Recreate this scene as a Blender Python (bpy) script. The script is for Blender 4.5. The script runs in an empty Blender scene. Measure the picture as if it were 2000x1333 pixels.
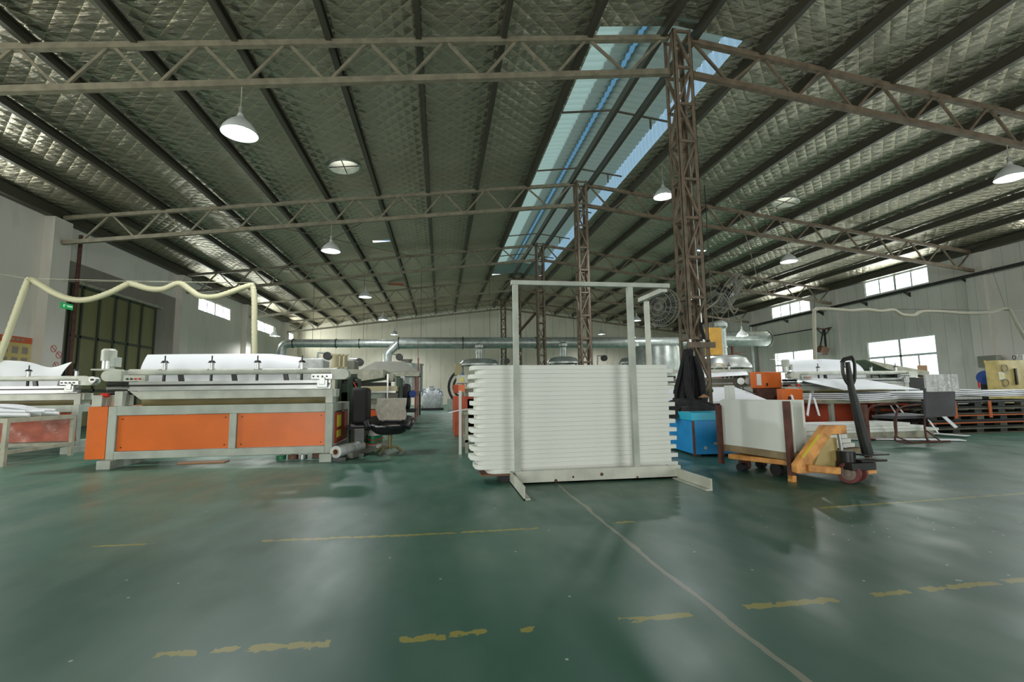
import bpy, bmesh, math, random
from mathutils import Vector, Matrix
random.seed(7)
SC = bpy.context.scene
C = SC.collection
PI = math.pi

# ------------------------------------------------------------------ camera
FOC, PITCH, YAW, ROLL, EYE = 916.4, .1082, .1511, -.0137, .92
_R = Vector((math.cos(YAW), -math.sin(YAW), 0))
_F = Vector((math.sin(YAW)*math.cos(PITCH), math.cos(YAW)*math.cos(PITCH), math.sin(PITCH)))
_U = Vector((-math.sin(YAW)*math.sin(PITCH), -math.cos(YAW)*math.sin(PITCH), math.cos(PITCH)))
CX = math.cos(ROLL)*_R + math.sin(ROLL)*_U
CY = -math.sin(ROLL)*_R + math.cos(ROLL)*_U
cam_d = bpy.data.cameras.new('camera')
cam_d.sensor_width = 36; cam_d.lens = FOC*36/2000; cam_d.clip_end = 200
cam = bpy.data.objects.new('camera', cam_d); C.objects.link(cam)
m = Matrix.Identity(4)
for i in range(3):
    m[i][0] = CX[i]; m[i][1] = CY[i]; m[i][2] = -_F[i]
m[2][3] = EYE
cam.matrix_world = m
SC.camera = cam

# ------------------------------------------------------------------ view, world, lights
SC.view_settings.view_transform = 'Standard'; SC.view_settings.look = 'None'
SC.view_settings.gamma = 1; SC.view_settings.use_curve_mapping = False
SC.view_settings.exposure = 0.4
SC.cycles.use_denoising = True
SC.cycles.max_bounces = 8; SC.cycles.diffuse_bounces = 4; SC.cycles.glossy_bounces = 4
SC.cycles.transparent_max_bounces = 8; SC.cycles.sample_clamp_indirect = 4
SC.cycles.caustics_reflective = False; SC.cycles.caustics_refractive = False
w = bpy.data.worlds.new('overcast_sky'); SC.world = w; w.use_nodes = True
bg = w.node_tree.nodes['Background']; bg.inputs[0].default_value = (.88, .95, 1.0, 1); bg.inputs[1].default_value = 1.6

def area(name, loc, rot, sx, sy, power, col=(1, 1, 1)):
    d = bpy.data.lights.new(name, 'AREA'); d.shape = 'RECTANGLE'; d.size = sx; d.size_y = sy
    d.energy = power; d.color = col
    o = bpy.data.objects.new(name, d); C.objects.link(o); o.location = loc; o.rotation_euler = rot
    return o
# daylight through the windows of both long walls (an area light in each opening, facing in)
XL, XR, XC = -10.83, 20.11, 4.603
Y1, BAY, YB = 7.99, 6.6, 37.8
YF = -9.0
DAY = (1.0, .985, .94)
LWIN = [(22.75, 26.0, 4.78, 5.42), (29.3, 32.4, 4.78, 5.42), (34.6, 36.6, 4.78, 5.42), (9.7, 12.9, 4.78, 5.42), (3.1, 6.3, 4.78, 5.42)]
RHI = [(16.35, 19.35, 5.2, 5.92), (22.75, 25.8, 5.14, 5.86), (9.8, 12.8, 5.2, 5.92), (3.2, 6.2, 5.2, 5.92)]
RLO = [(16.35, 19.5, 1.2, 3.05), (22.72, 25.85, 1.2, 3.05), (9.8, 12.8, 1.2, 3.05), (3.2, 6.2, 1.2, 3.05)]
for (a, b, c, d), p in zip(LWIN, (190, 230, 230, 130, 130)):
    area('daylight_left', (XL-.11, (a+b)/2, (c+d)/2), (0, -PI/2, 0), d-c, b-a, p, DAY)
for (a, b, c, d), p in zip(RHI, (95, 115, 85, 75)):
    area('daylight_right', (XR+.11, (a+b)/2, (c+d)/2), (0, PI/2, 0), d-c, b-a, p, DAY)
for (a, b, c, d), p in zip(RLO, (130, 150, 120, 110)):
    area('daylight_right_low', (XR+.11, (a+b)/2, (c+d)/2), (0, PI/2, 0), d-c, b-a, p, DAY)
# open gates behind the camera
area('gate_daylight', (-3.0, YF+.05, 2.2), (PI/2, 0, 0), 6.0, 4.2, 520, DAY)
area('gate_daylight', (11.0, YF+.05, 2.2), (PI/2, 0, 0), 6.0, 4.2, 420, DAY)
area('side_gate_daylight', (XL+.05, 4.6, 2.1), (0, -PI/2, 0), 4.0, 4.4, 260, DAY)

# ------------------------------------------------------------------ pixel helpers for reading the layout
O = Vector((0, 0, EYE))
def ray(px, py): return (px-1000)/FOC*CX - (py-666.5)/FOC*CY + _F
def at(px, py, Y):
    d = ray(px, py); return O + d*(Y/d.y)
def fl(px, py, z=0.):
    d = ray(px, py); return O + d*((z-EYE)/d.z)

# ------------------------------------------------------------------ materials
def lin(c):
    return tuple((v/255/12.92 if v/255 <= .04045 else ((v/255+.055)/1.055)**2.4) for v in c)
MATS = {}
def mat(name, rgb, rough=.5, metal=0., var=0., vscale=3., bump=0., bscale=20., spec=.5, stretch=None, rgb2=None):
    if name in MATS: return MATS[name]
    M = bpy.data.materials.new(name); M.use_nodes = True; N = M.node_tree.nodes; L = M.node_tree.links
    b = N['Principled BSDF']; c = lin(rgb)
    b.inputs['Base Color'].default_value = (*c, 1); b.inputs['Roughness'].default_value = rough
    b.inputs['Metallic'].default_value = metal; b.inputs['Specular IOR Level'].default_value = spec
    tc = N.new('ShaderNodeTexCoord'); mp = N.new('ShaderNodeMapping'); L.new(tc.outputs['Object'], mp.inputs[0])
    if stretch: mp.inputs['Scale'].default_value = stretch
    if var or rgb2:
        n = N.new('ShaderNodeTexNoise'); n.inputs['Scale'].default_value = vscale; n.inputs['Detail'].default_value = 6
        L.new(mp.outputs[0], n.inputs[0])
        r = N.new('ShaderNodeValToRGB'); L.new(n.outputs[0], r.inputs[0])
        d = lin(rgb2) if rgb2 else tuple(v*(1-var) for v in c)
        r.color_ramp.elements[0].position = .35; r.color_ramp.elements[1].position = .62
        r.color_ramp.elements[0].color = (*d, 1); r.color_ramp.elements[1].color = (*(v*(1+var*.3) for v in c), 1)
        L.new(r.outputs[0], b.inputs['Base Color'])
    if bump:
        n = N.new('ShaderNodeTexNoise'); n.inputs['Scale'].default_value = bscale; n.inputs['Detail'].default_value = 4
        L.new(mp.outputs[0], n.inputs[0])
        bp = N.new('ShaderNodeBump'); bp.inputs['Strength'].default_value = bump; bp.inputs['Distance'].default_value = .05
        L.new(n.outputs[0], bp.inputs['Height']); L.new(bp.outputs[0], b.inputs['Normal'])
    MATS[name] = M; return M
class NT:
    """small helper for hand-made node trees"""
    def __init__(s, name):
        s.M = bpy.data.materials.new(name); s.M.use_nodes = True; s.N = s.M.node_tree.nodes; s.L = s.M.node_tree.links
        s.b = s.N['Principled BSDF']; tc = s.N.new('ShaderNodeTexCoord'); s.co = tc.outputs['Object']
        sp = s.N.new('ShaderNodeSeparateXYZ'); s.L.new(s.co, sp.inputs[0]); s.x, s.y, s.z = sp.outputs
        MATS[name] = s.M
    def m(s, op, a, b=None, c=None, clamp=False):
        n = s.N.new('ShaderNodeMath'); n.operation = op; n.use_clamp = clamp
        for i, v in enumerate((a, b, c)):
            if v is None: continue
            if isinstance(v, (int, float)): n.inputs[i].default_value = v
            else: s.L.new(v, n.inputs[i])
        return n.outputs[0]
    def noise(s, scale, detail=4, stretch=None, out=0):
        n = s.N.new('ShaderNodeTexNoise'); n.inputs['Scale'].default_value = scale; n.inputs['Detail'].default_value = detail
        if stretch:
            mp = s.N.new('ShaderNodeMapping'); mp.inputs['Scale'].default_value = stretch; s.L.new(s.co, mp.inputs[0]); s.L.new(mp.outputs[0], n.inputs[0])
        else: s.L.new(s.co, n.inputs[0])
        return n.outputs[out]
    def mix(s, f, a, b):
        n = s.N.new('ShaderNodeMix'); n.data_type = 'RGBA'
        if isinstance(f, (int, float)): n.inputs[0].default_value = f
        else: s.L.new(f, n.inputs[0])
        for i, v in ((6, a), (7, b)):
            if isinstance(v, tuple): n.inputs[i].default_value = (*v, 1)
            else: s.L.new(v, n.inputs[i])
        return n.outputs[2]
    def bump(s, h, strength, dist=.05):
        n = s.N.new('ShaderNodeBump'); n.inputs['Strength'].default_value = strength; n.inputs['Distance'].default_value = dist
        s.L.new(h, n.inputs['Height']); s.L.new(n.outputs[0], s.b.inputs['Normal'])
    def ramp(s, v, p0, p1):
        n = s.N.new('ShaderNodeMapRange'); n.inputs[1].default_value = p0; n.inputs[2].default_value = p1
        s.L.new(v, n.inputs[0]); return n.outputs[0]

# floor: worn glossy green paint with yellow bay lines and a ground-out joint
def floor_material():
    t = NT('green_floor_paint')
    n1 = t.noise(.55, 5); n2 = t.noise(2.2, 8, (1, .45, 1)); n3 = t.noise(14, 6)
    base = t.mix(t.ramp(n1, .35, .68), lin((44, 90, 76)), lin((74, 114, 96)))
    base = t.mix(t.m('MULTIPLY', t.ramp(n2, .45, .75), .45), base, lin((118, 142, 124)))
    # joint along the hall
    wob = t.m('MULTIPLY', t.m('SUBTRACT', t.noise(1.3, 5), .5), .12)
    dj = t.m('ABSOLUTE', t.m('ADD', t.m('SUBTRACT', t.x, 1.14), wob))
    jw = t.m('MULTIPLY', t.noise(5, 4), .026)
    joint = t.m('LESS_THAN', dj, jw)
    joint = t.m('MULTIPLY', joint, t.m('LESS_THAN', t.y, 5.2))
    base = t.mix(t.m('MULTIPLY', joint, .8), base, lin((150, 148, 130)))
    # yellow lines: (y, x start, x end) painted pieces, chipped edges
    pieces = {4.66: [(-4.6, -3.95), (-2.55, .28), (1.0, 1.3), (3.05, 9.0)], 2.72: [(-1.78, -1.52), (-1.42, -1.27), (-1.2, -.78), (-.35, .02), (.1, .5), (.62, .85), (1.22, 1.6), (2.05, 2.62), (2.85, 3.2), (3.35, 4.6), (4.7, 6.5)]}
    return t, base, n3
def add_lines(t, base, segs):
    chip = t.m('MULTIPLY', t.m('SUBTRACT', t.noise(22, 8), .5), .06); hole = t.m('GREATER_THAN', t.noise(13, 8), .40)
    for (xa, ya, xb, yb, hw) in segs:
        dx, dy = xb-xa, yb-ya; L = math.hypot(dx, dy); ux, uy = dx/L, dy/L
        px = t.m('SUBTRACT', t.x, xa); py = t.m('SUBTRACT', t.y, ya)
        al = t.m('ADD', t.m('MULTIPLY', px, ux), t.m('MULTIPLY', py, uy))
        pe = t.m('ABSOLUTE', t.m('SUBTRACT', t.m('MULTIPLY', py, ux), t.m('MULTIPLY', px, uy)))
        pe = t.m('ADD', pe, chip)
        f = t.m('MULTIPLY', t.m('LESS_THAN', pe, hw), t.m('MULTIPLY', t.m('GREATER_THAN', t.m('ADD', al, chip), 0), t.m('LESS_THAN', t.m('ADD', al, chip), L)))
        base = t.mix(t.m('MULTIPLY', t.m('MULTIPLY', f, hole), .85), base, lin((160, 152, 70)))
    return base
t, base, n3 = floor_material()
SEG = []
for a, b, hw in (((180, 1068), (295, 1063), .018), ((512, 1057), (800, 1046), .024), ((800, 1046), (1055, 1032), .02), ((1195, 1022), (1238, 1019), .02), ((1600, 993), (1800, 979), .022), ((1800, 979), (2040, 961), .022),
                 ((302, 1281), (385, 1274), .026), ((415, 1273), (465, 1269), .022), ((485, 1268), (645, 1258), .03), ((783, 1249), (870, 1244), .028), ((878, 1241), (948, 1236), .026), ((1018, 1232), (1042, 1230), .022),
                 ((1208, 1214), (1352, 1200), .026), ((1455, 1187), (1634, 1171), .028), ((1703, 1163), (1775, 1156), .022), ((1800, 1152), (1945, 1139), .028), ((1960, 1136), (2060, 1126), .028)):
    p, q = fl(*a), fl(*b); SEG.append((p.x, p.y, q.x, q.y, hw*.8))
base = add_lines(t, base, SEG)
vo = t.N.new('ShaderNodeTexVoronoi'); vo.voronoi_dimensions = '2D'; vo.inputs['Scale'].default_value = 7; t.L.new(t.co, vo.inputs[0])
vs = t.N.new('ShaderNodeSeparateColor'); t.L.new(vo.outputs['Color'], vs.inputs[0])
side = t.m('MULTIPLY', t.ramp(t.x, 1.5, 3.5), .25)
fleck = t.m('MULTIPLY', t.m('LESS_THAN', vo.outputs['Distance'], .045), t.m('LESS_THAN', vs.outputs[0], t.m('ADD', side, .04)))
base = t.mix(t.m('MULTIPLY', fleck, .8), base, lin((200, 205, 200)))
t.L.new(base, t.b.inputs['Base Color'])
rn = t.noise(3.5, 6, (1, .5, 1))
rr = t.N.new('ShaderNodeMapRange'); rr.inputs[1].default_value = .3; rr.inputs[2].default_value = .7; rr.inputs[3].default_value = .3; rr.inputs[4].default_value = .46; t.b.inputs['Specular IOR Level'].default_value = .36
t.L.new(rn, rr.inputs[0]); t.L.new(rr.outputs[0], t.b.inputs['Roughness'])
t.bump(t.noise(1.6, 5), .05, .02)

# foil-faced roof insulation held up by a diamond wire net
t = NT('foil_insulation')
S = .34
u = t.m('MULTIPLY', t.m('ADD', t.x, t.y), 1/S); v = t.m('MULTIPLY', t.m('SUBTRACT', t.x, t.y), 1/S)
def tri(k): return t.m('ABSOLUTE', t.m('SUBTRACT', t.m('FRACT', k), .5))    # 0 mid .5 at line
du, dv = tri(u), tri(v)
mx = t.m('MAXIMUM', du, dv)
wire = t.m('GREATER_THAN', mx, .478)
puff = t.m('POWER', t.m('SUBTRACT', 1.0, t.m('MULTIPLY', mx, 1.6)), .6)
wr = t.noise(2.6, 7, (.8, 1.6, 1)); wr2 = t.noise(9, 6, (.5, 1.7, 1))
h = t.m('ADD', t.m('MULTIPLY', puff, .55), t.m('ADD', t.m('MULTIPLY', wr, 1.1), t.m('MULTIPLY', wr2, .5)))
t.bump(h, 1.0, .085)
base = t.mix(t.noise(.7, 4), lin((160, 153, 136)), lin((200, 194, 176)))
base = t.mix(t.m('MULTIPLY', wire, .6), base, lin((236, 222, 170)))
t.L.new(base, t.b.inputs['Base Color']); t.b.inputs['Metallic'].default_value = .78; t.b.inputs['Roughness'].default_value = .36

# walls
def wall_mat(name, c1, c2, seam=0., seam_axis='y'):
    t = NT(name); n = t.noise(.5, 7, (1, 1, .5)); n2 = t.noise(3, 6, (1, 1, .25))
    b = t.mix(t.ramp(n, .35, .7), lin(c1), lin(c2))
    b = t.mix(t.m('MULTIPLY', t.ramp(n2, .55, .8), .3), b, lin(tuple(v*.72 for v in c1)))
    if seam:
        a = t.y if seam_axis == 'y' else t.x
        d = t.m('ABSOLUTE', t.m('SUBTRACT', t.m('FRACT', t.m('MULTIPLY', a, 1/seam)), .5))
        s = t.m('GREATER_THAN', d, .488)
        b = t.mix(t.m('MULTIPLY', s, .45), b, lin((90, 88, 80)))
        t.bump(t.m('MULTIPLY', s, -1), .5, .02)
    t.L.new(b, t.b.inputs['Base Color']); t.b.inputs['Roughness'].default_value = .75
wall_mat('left_wall_plaster', (224, 218, 207), (238, 233, 224))
wall_mat('right_wall_panels', (212, 208, 200), (230, 226, 218), .55)
wall_mat('back_wall_panels', (222, 214, 194), (236, 230, 212), 1.15, 'x')
wall_mat('dark_plaster', (140, 134, 124), (160, 154, 142))

# corrugated sheets of the ridge monitor
def sheet_mat(name, col, transl, transp):
    t = NT(name); t.N.remove(t.b)
    out = [n for n in t.N if n.type == 'OUTPUT_MATERIAL'][0]
    d = t.N.new('ShaderNodeBsdfDiffuse'); d.inputs[0].default_value = (*lin(col), 1)
    tr = t.N.new('ShaderNodeBsdfTranslucent'); tr.inputs[0].default_value = (*lin(col), 1)
    mx = t.N.new('ShaderNodeMixShader'); mx.inputs[0].default_value = transl; t.L.new(d.outputs[0], mx.inputs[1]); t.L.new(tr.outputs[0], mx.inputs[2])
    tp = t.N.new('ShaderNodeBsdfTransparent'); mx2 = t.N.new('ShaderNodeMixShader'); mx2.inputs[0].default_value = transp
    t.L.new(mx.outputs[0], mx2.inputs[1]); t.L.new(tp.outputs[0], mx2.inputs[2]); t.L.new(mx2.outputs[0], out.inputs[0])
sheet_mat('clear_fibreglass_sheet', (150, 172, 164), .5, .0)
sheet_mat('frosted_metal_sheet', (140, 156, 146), .22, .0)
sheet_mat('side_fibreglass_sheet', (150, 184, 204), .6, .03)
sheet_mat('cream_fibreglass', (232, 226, 200), .75, .0)
# glass: thin clear pane
t = NT('window_glass'); t.N.remove(t.b)
out = [n for n in t.N if n.type == 'OUTPUT_MATERIAL'][0]
gl = t.N.new('ShaderNodeBsdfGlossy'); gl.inputs['Roughness'].default_value = .05
tp = t.N.new('ShaderNodeBsdfTransparent'); tp.inputs[0].default_value = (.93, .96, .95, 1)
mx = t.N.new('ShaderNodeMixShader'); mx.inputs[0].default_value = .05; t.L.new(tp.outputs[0], mx.inputs[1]); t.L.new(gl.outputs[0], mx.inputs[2]); t.L.new(mx.outputs[0], out.inputs[0])
def emit(name, col, s):
    M = bpy.data.materials.new(name); M.use_nodes = True; b = M.node_tree.nodes['Principled BSDF']
    b.inputs['Base Color'].default_value = (*col, 1); b.inputs['Emission Color'].default_value = (*col, 1); b.inputs['Emission Strength'].default_value = s
    MATS[name] = M; return M

mat('truss_paint', (134, 128, 108), .55, 0, .25, 6)
mat('truss_brown', (118, 104, 86), .6, 0, .3, 6)
mat('purlin_steel', (74, 72, 60), .5, .2, .25, 2, stretch=(1, .2, 1))
mat('cream_paint', (196, 200, 186), .45, 0, .18, 5)
mat('grey_paint', (176, 184, 172), .45, 0, .2, 4)
mat('dirty_paint', (168, 168, 148), .5, 0, .3, 5)
mat('orange_panel', (228, 112, 38), .38, 0, .12, 2)
mat('dark_orange', (196, 84, 32), .5, 0, .25, 3)
mat('rust_orange', (176, 70, 34), .55, 0, .3, 3)
mat('black_plastic', (22, 22, 24), .45)
mat('black_rubber', (26, 26, 27), .7, 0, .3, 8)
mat('dark_steel', (58, 60, 58), .4, .6, .3, 6)
mat('bright_steel', (170, 172, 170), .3, .9, .15, 8)
mat('galvanised', (172, 180, 174), .36, .5, .25, 5)
mat('aluminium', (186, 190, 186), .38, .7, .15, 4)
mat('olive_tube', (140, 132, 92), .45, 0, .15, 4)
mat('dark_green', (42, 66, 46), .5, 0, .3, 5)
mat('green_bin', (30, 120, 78), .4)
mat('gold_paint', (196, 176, 112), .45, 0, .25, 4)
mat('beige_cylinder', (176, 168, 130), .4)
mat('red_plastic', (206, 40, 30), .4)
mat('white_foam', (226, 230, 222), .55, 0, .05, 2)
mat('white_sheet', (226, 230, 232), .5, 0, .04, 2)
mat('translucent_film', (206, 210, 206), .25, 0, .18, 6, .4, 14)
mat('hose_cream', (188, 186, 152), .5)
mat('hose_grey', (146, 144, 126), .5)
mat('blue_paint', (16, 140, 206), .45, 0, .14, 4)
mat('blue_lid', (36, 176, 208), .45, 0, .1, 4)
mat('rust_brown', (92, 56, 46), .7, 0, .35, 9)
mat('jack_yellow', (222, 158, 84), .5, 0, .3, 9, rgb2=(172, 116, 58))
mat('hoist_yellow', (214, 164, 66), .5, 0, .15, 4)
mat('raw_wood', (150, 132, 100), .7, 0, .3, 6)
mat('brown_board', (118, 84, 66), .6, 0, .2, 5)
mat('coat_cloth', (30, 30, 33), .85, 0, .4, 6, .5, 30)
mat('chair_vinyl', (40, 42, 44), .32, 0, .3, 6, .4, 16)
mat('chair_grey', (84, 84, 88), .6, 0, .15, 5)
mat('cloth_white', (206, 200, 186), .8, 0, .12, 12, .6, 30)
mat('gate_olive', (124, 124, 84), .5, 0, .15, 1.5, stretch=(1, 1, .3))
mat('gate_frame', (58, 66, 54), .5)
mat('stone_grey', (132, 132, 120), .6, 0, .1, 3)
mat('white_frame', (206, 214, 212), .4)
mat('sack_white', (196, 200, 200), .7, 0, .2, 6, .6, 12)
mat('strap_blue', (40, 96, 160), .6)
mat('motor_blue', (28, 66, 140), .5)
mat('copper_pipe', (150, 92, 78), .5)
mat('cable_red', (206, 60, 40), .5)
mat('cable_black', (20, 20, 20), .5)
mat('wheel_red', (120, 62, 58), .55, 0, .3, 8)
mat('wheel_hub', (150, 136, 124), .5, .2, .2, 8)
mat('cardboard', (166, 128, 96), .8)
mat('paper', (222, 222, 214), .8)
mat('sign_yellow', (222, 206, 60), .5)
mat('poster_orange', (206, 92, 50), .5)
mat('poster_yellow', (206, 186, 120), .55, 0, .1, 3)
mat('poster_print', (150, 140, 128), .6)
mat('shade_white', (214, 220, 216), .35)
mat('strap_orange', (196, 96, 40), .5)
mat('plastic_pallet', (34, 36, 34), .5, 0, .4, 5)
mat('dusty_pallet', (92, 90, 74), .6, 0, .4, 5)
emit('bulb_glow', (.93, .97, 1.0), 9.0)
emit('exit_green', (.02, .38, .1), .3)
emit('exit_white', (.6, .9, .7), .35)

# ------------------------------------------------------------------ mesh builder
def rootinv(p):
    mm = Matrix.Identity(4); q = p
    while q is not None: mm = q.matrix_basis @ mm; q = q.parent
    return mm.inverted()
def tag(o, label=None, cat=None, group=None, kind=None):
    for k, v in (('label', label), ('category', cat), ('group', group), ('kind', kind)):
        if v: o[k] = v
    return o
def thing(name, loc, label, cat, group=None, rz=0):
    o = bpy.data.objects.new(name, None); C.objects.link(o); o.location = loc; o.rotation_euler = (0, 0, rz); o.empty_display_size = .1
    bpy.context.view_layer.update()
    return tag(o, label, cat, group)
class MB:
    def __init__(s): s.b = bmesh.new()
    def box(s, x0, x1, y0, y1, z0, z1, M=None):
        vs = [s.b.verts.new((x, y, z)) for x in (x0, x1) for y in (y0, y1) for z in (z0, z1)]
        if M is not None:
            for v in vs: v.co = M @ v.co
        for f in ((0, 1, 3, 2), (4, 6, 7, 5), (0, 4, 5, 1), (2, 3, 7, 6), (0, 2, 6, 4), (1, 5, 7, 3)): s.b.faces.new([vs[i] for i in f])
        return s
    def bar(s, p, q, w, h=None, up=(0, 0, 1)):
        p, q = Vector(p), Vector(q); h = h or w; d = (q-p); L = d.length; d.normalize()
        a = d.cross(Vector(up))
        if a.length < 1e-3: a = d.cross(Vector((0, 1, 0)))
        a.normalize(); b = a.cross(d).normalized()
        M = Matrix((( d.x, a.x, b.x, p.x), (d.y, a.y, b.y, p.y), (d.z, a.z, b.z, p.z), (0, 0, 0, 1)))
        return s.box(0, L, -w/2, w/2, -h/2, h/2, M)
    def tube(s, pts, r, n=8, caps=True, rs=None):
        pts = [Vector(p) for p in pts]; rings = []; prev = None
        for i, p in enumerate(pts):
            d = (pts[min(i+1, len(pts)-1)]-pts[max(i-1, 0)]).normalized()
            if prev is None:
                a = d.cross(Vector((0, 0, 1)));
                if a.length < .05: a = d.cross(Vector((1, 0, 0)))
            else: a = prev - d*prev.dot(d)
            a.normalize(); prev = a; b = d.cross(a); rr = rs[i] if rs else r
            rings.append([s.b.verts.new(p + rr*(math.cos(2*PI*k/n)*a + math.sin(2*PI*k/n)*b)) for k in range(n)])
        for A, B in zip(rings, rings[1:]):
            for k in range(n): s.b.faces.new((A[k], A[(k+1) % n], B[(k+1) % n], B[k]))
        if caps: s.b.faces.new(rings[0][::-1]); s.b.faces.new(rings[-1])
        return s
    def cyl(s, p, q, r, n=16, r2=None): return s.tube([p, q], r, n, rs=[r, r if r2 is None else r2])
    def lathe(s, prof, loc=(0, 0, 0), n=24, M=None, close=False):
        rings = []; loc = Vector(loc)
        for r, z in prof:
            ring = []
            for k in range(n):
                v = Vector((max(r, 1e-4)*math.cos(2*PI*k/n), max(r, 1e-4)*math.sin(2*PI*k/n), z))
                if M is not None: v = M @ v
                ring.append(s.b.verts.new(v+loc))
            rings.append(ring)
        for A, B in zip(rings, rings[1:]):
            for k in range(n): s.b.faces.new((A[k], A[(k+1) % n], B[(k+1) % n], B[k]))
        if close: s.b.faces.new(rings[0][::-1]); s.b.faces.new(rings[-1])
        return s
    def prism(s, poly, y0, y1, M=None):     # poly in xz, extruded along y
        A = [s.b.verts.new((x, y0, z)) for x, z in poly]; B = [s.b.verts.new((x, y1, z)) for x, z in poly]
        if M is not None:
            for v in A+B: v.co = M @ v.co
        n = len(poly); s.b.faces.new(A); s.b.faces.new(B[::-1])
        for k in range(n): s.b.faces.new((A[k], B[k], B[(k+1) % n], A[(k+1) % n]))
        return s
    def grid(s, fn, nu, nv, th=0.):
        V = [[s.b.verts.new(fn(i/nu, j/nv)) for j in range(nv+1)] for i in range(nu+1)]
        for i in range(nu):
            for j in range(nv): s.b.faces.new((V[i][j], V[i+1][j], V[i+1][j+1], V[i][j+1]))
        if th:
            bmesh.ops.recalc_face_normals(s.b, faces=s.b.faces)
            bmesh.ops.solidify(s.b, geom=list(s.b.faces), thickness=th)
        return s
    def quad(s, *p):
        s.b.faces.new([s.b.verts.new(q) for q in p]); return s
    def build(s, name, material, parent=None, bevel=0., smooth=True, local=False):
        bmesh.ops.recalc_face_normals(s.b, faces=s.b.faces)
        me = bpy.data.meshes.new(name); o = bpy.data.objects.new(name, me)
        if parent is not None:
            if not local: bmesh.ops.transform(s.b, matrix=rootinv(parent), verts=s.b.verts)
            o.parent = parent
        s.b.to_mesh(me); s.b.free()
        if parent is None and not local and not name.startswith(('floor', 'wall', 'ceiling')):
            xs = [v.co for v in me.vertices]; lo = Vector([min(v[i] for v in xs) for i in range(3)]); hi = Vector([max(v[i] for v in xs) for i in range(3)])
            c = Vector(((lo.x+hi.x)/2, (lo.y+hi.y)/2, lo.z)); me.transform(Matrix.Translation(-c)); o.location = c
        me.materials.append(MATS[material]); C.objects.link(o)
        if smooth:
            for f in me.polygons: f.use_smooth = True
            for e in me.edges: pass
            try: me.set_sharp_from_angle(angle=math.radians(35))
            except Exception: pass
        if bevel:
            md = o.modifiers.new('bevel', 'BEVEL'); md.width = bevel; md.segments = 2; md.limit_method = 'ANGLE'
        return o
def part(mb, name, material, parent, bevel=0., **k): return mb.build(name, material, parent, bevel, **k)
def B(x0, x1, y0, y1, z0, z1): return MB().box(x0, x1, y0, y1, z0, z1)
def struct(mb, name, material, parent=None): return tag(mb.build(name, material, parent), kind='structure')
def dup(root, loc=None, rz=None, label=None, group=None):
    r = root.copy(); C.objects.link(r)
    if loc is not None: r.location = loc
    if rz is not None: r.rotation_euler = (0, 0, rz)
    if label: r['label'] = label
    if group: r['group'] = group
    for ch in list(root.children):
        c = ch.copy(); C.objects.link(c); c.parent = r
        for g in list(ch.children):
            d = g.copy(); C.objects.link(d); d.parent = c
    return r
ORD = ['first', 'second', 'third', 'fourth', 'fifth', 'sixth', 'seventh', 'eighth', 'ninth', 'tenth', 'eleventh', 'twelfth', 'thirteenth', 'fourteenth', 'fifteenth', 'sixteenth', 'seventeenth', 'eighteenth', 'nineteenth', 'twentieth', 'twenty-first', 'twenty-second', 'twenty-third', 'twenty-fourth', 'twenty-fifth', 'twenty-sixth']
def curve_pts(ctrl, n=8):
    """Catmull-Rom through control points"""
    P = [Vector(p) for p in ctrl]; P = [2*P[0]-P[1]]+P+[2*P[-1]-P[-2]]; out = []
    for i in range(1, len(P)-2):
        for k in range(n):
            t = k/n; a, b, c, d = P[i-1:i+3]
            out.append(.5*((2*b)+(c-a)*t+(2*a-5*b+4*c-d)*t*t+(-a+3*b-3*c+d)*t**3))
    out.append(P[-2]); return out

# ------------------------------------------------------------------ shell
ZR, SL = 8.07, .1195          # roof sheet height at the ridge, slope
def roof_z(x): return ZR - SL*abs(x-XC)
struct(MB().box(XL-.3, XR+.3, YF-.3, YB+.3, -.2, 0), 'floor', 'green_floor_paint')

# ceiling: two slopes with the ridge opening and the round ventilator holes left open
SKX0, SKX1, SKY0, SKY1 = 3.0, 6.0, 7.95, 27.3
HOLES = [(-2.67, 12.96, .42), (11.58, 13.82, .42)]
SLITS = [(-2.46, 19.5, .34, .12), (11.62, 19.31, .3, .12)]
mb = MB()
def rq(x0, x1, y0, y1):
    if x1-x0 < 1e-4 or y1-y0 < 1e-4: return
    mb.quad((x0, y0, roof_z(x0)), (x1, y0, roof_z(x1)), (x1, y1, roof_z(x1)), (x0, y1, roof_z(x0)))
def strip(x0, x1, holes):     # column of roof between x0,x1, holes inside it (square cut-outs [xa,xb,ya,yb,round r])
    y = YF
    for (xa, xb, ya, yb, r) in sorted(holes, key=lambda h_: h_[2]):
        rq(x0, x1, y, ya); rq(x0, xa, ya, yb); rq(xb, x1, ya, yb)
        if r:
            cx, cy = (xa+xb)/2, (ya+yb)/2; n = 32; hw = (xb-xa)/2
            for k in range(n):
                a0, a1 = 2*PI*k/n, 2*PI*(k+1)/n
                def sq(a):
                    c_, s_ = math.cos(a), math.sin(a); m_ = max(abs(c_), abs(s_)); return (cx+hw*c_/m_, cy+hw*s_/m_)
                p = [(cx+r*math.cos(a0), cy+r*math.sin(a0)), sq(a0), sq(a1), (cx+r*math.cos(a1), cy+r*math.sin(a1))]
                mb.quad(*[(q[0], q[1], roof_z(q[0])) for q in p])
        y = yb
    rq(x0, x1, y, YB)
strip(XL, SKX0, [(x-.5, x+.5, y-.5, y+.5, r) for x, y, r in HOLES[:1]]+[(x-a, x+a, y-b, y+b, 0) for x, y, a, b in SLITS[:1]])
rq(SKX0, XC, YF, SKY0); rq(SKX0, XC, SKY1, YB); rq(XC, SKX1, YF, SKY0); rq(XC, SKX1, SKY1, YB)
strip(SKX1, XR, [(x-.5, x+.5, y-.5, y+.5, r) for x, y, r in HOLES[1:]]+[(x-a, x+a, y-b, y+b, 0) for x, y, a, b in SLITS[1:]])
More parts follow.
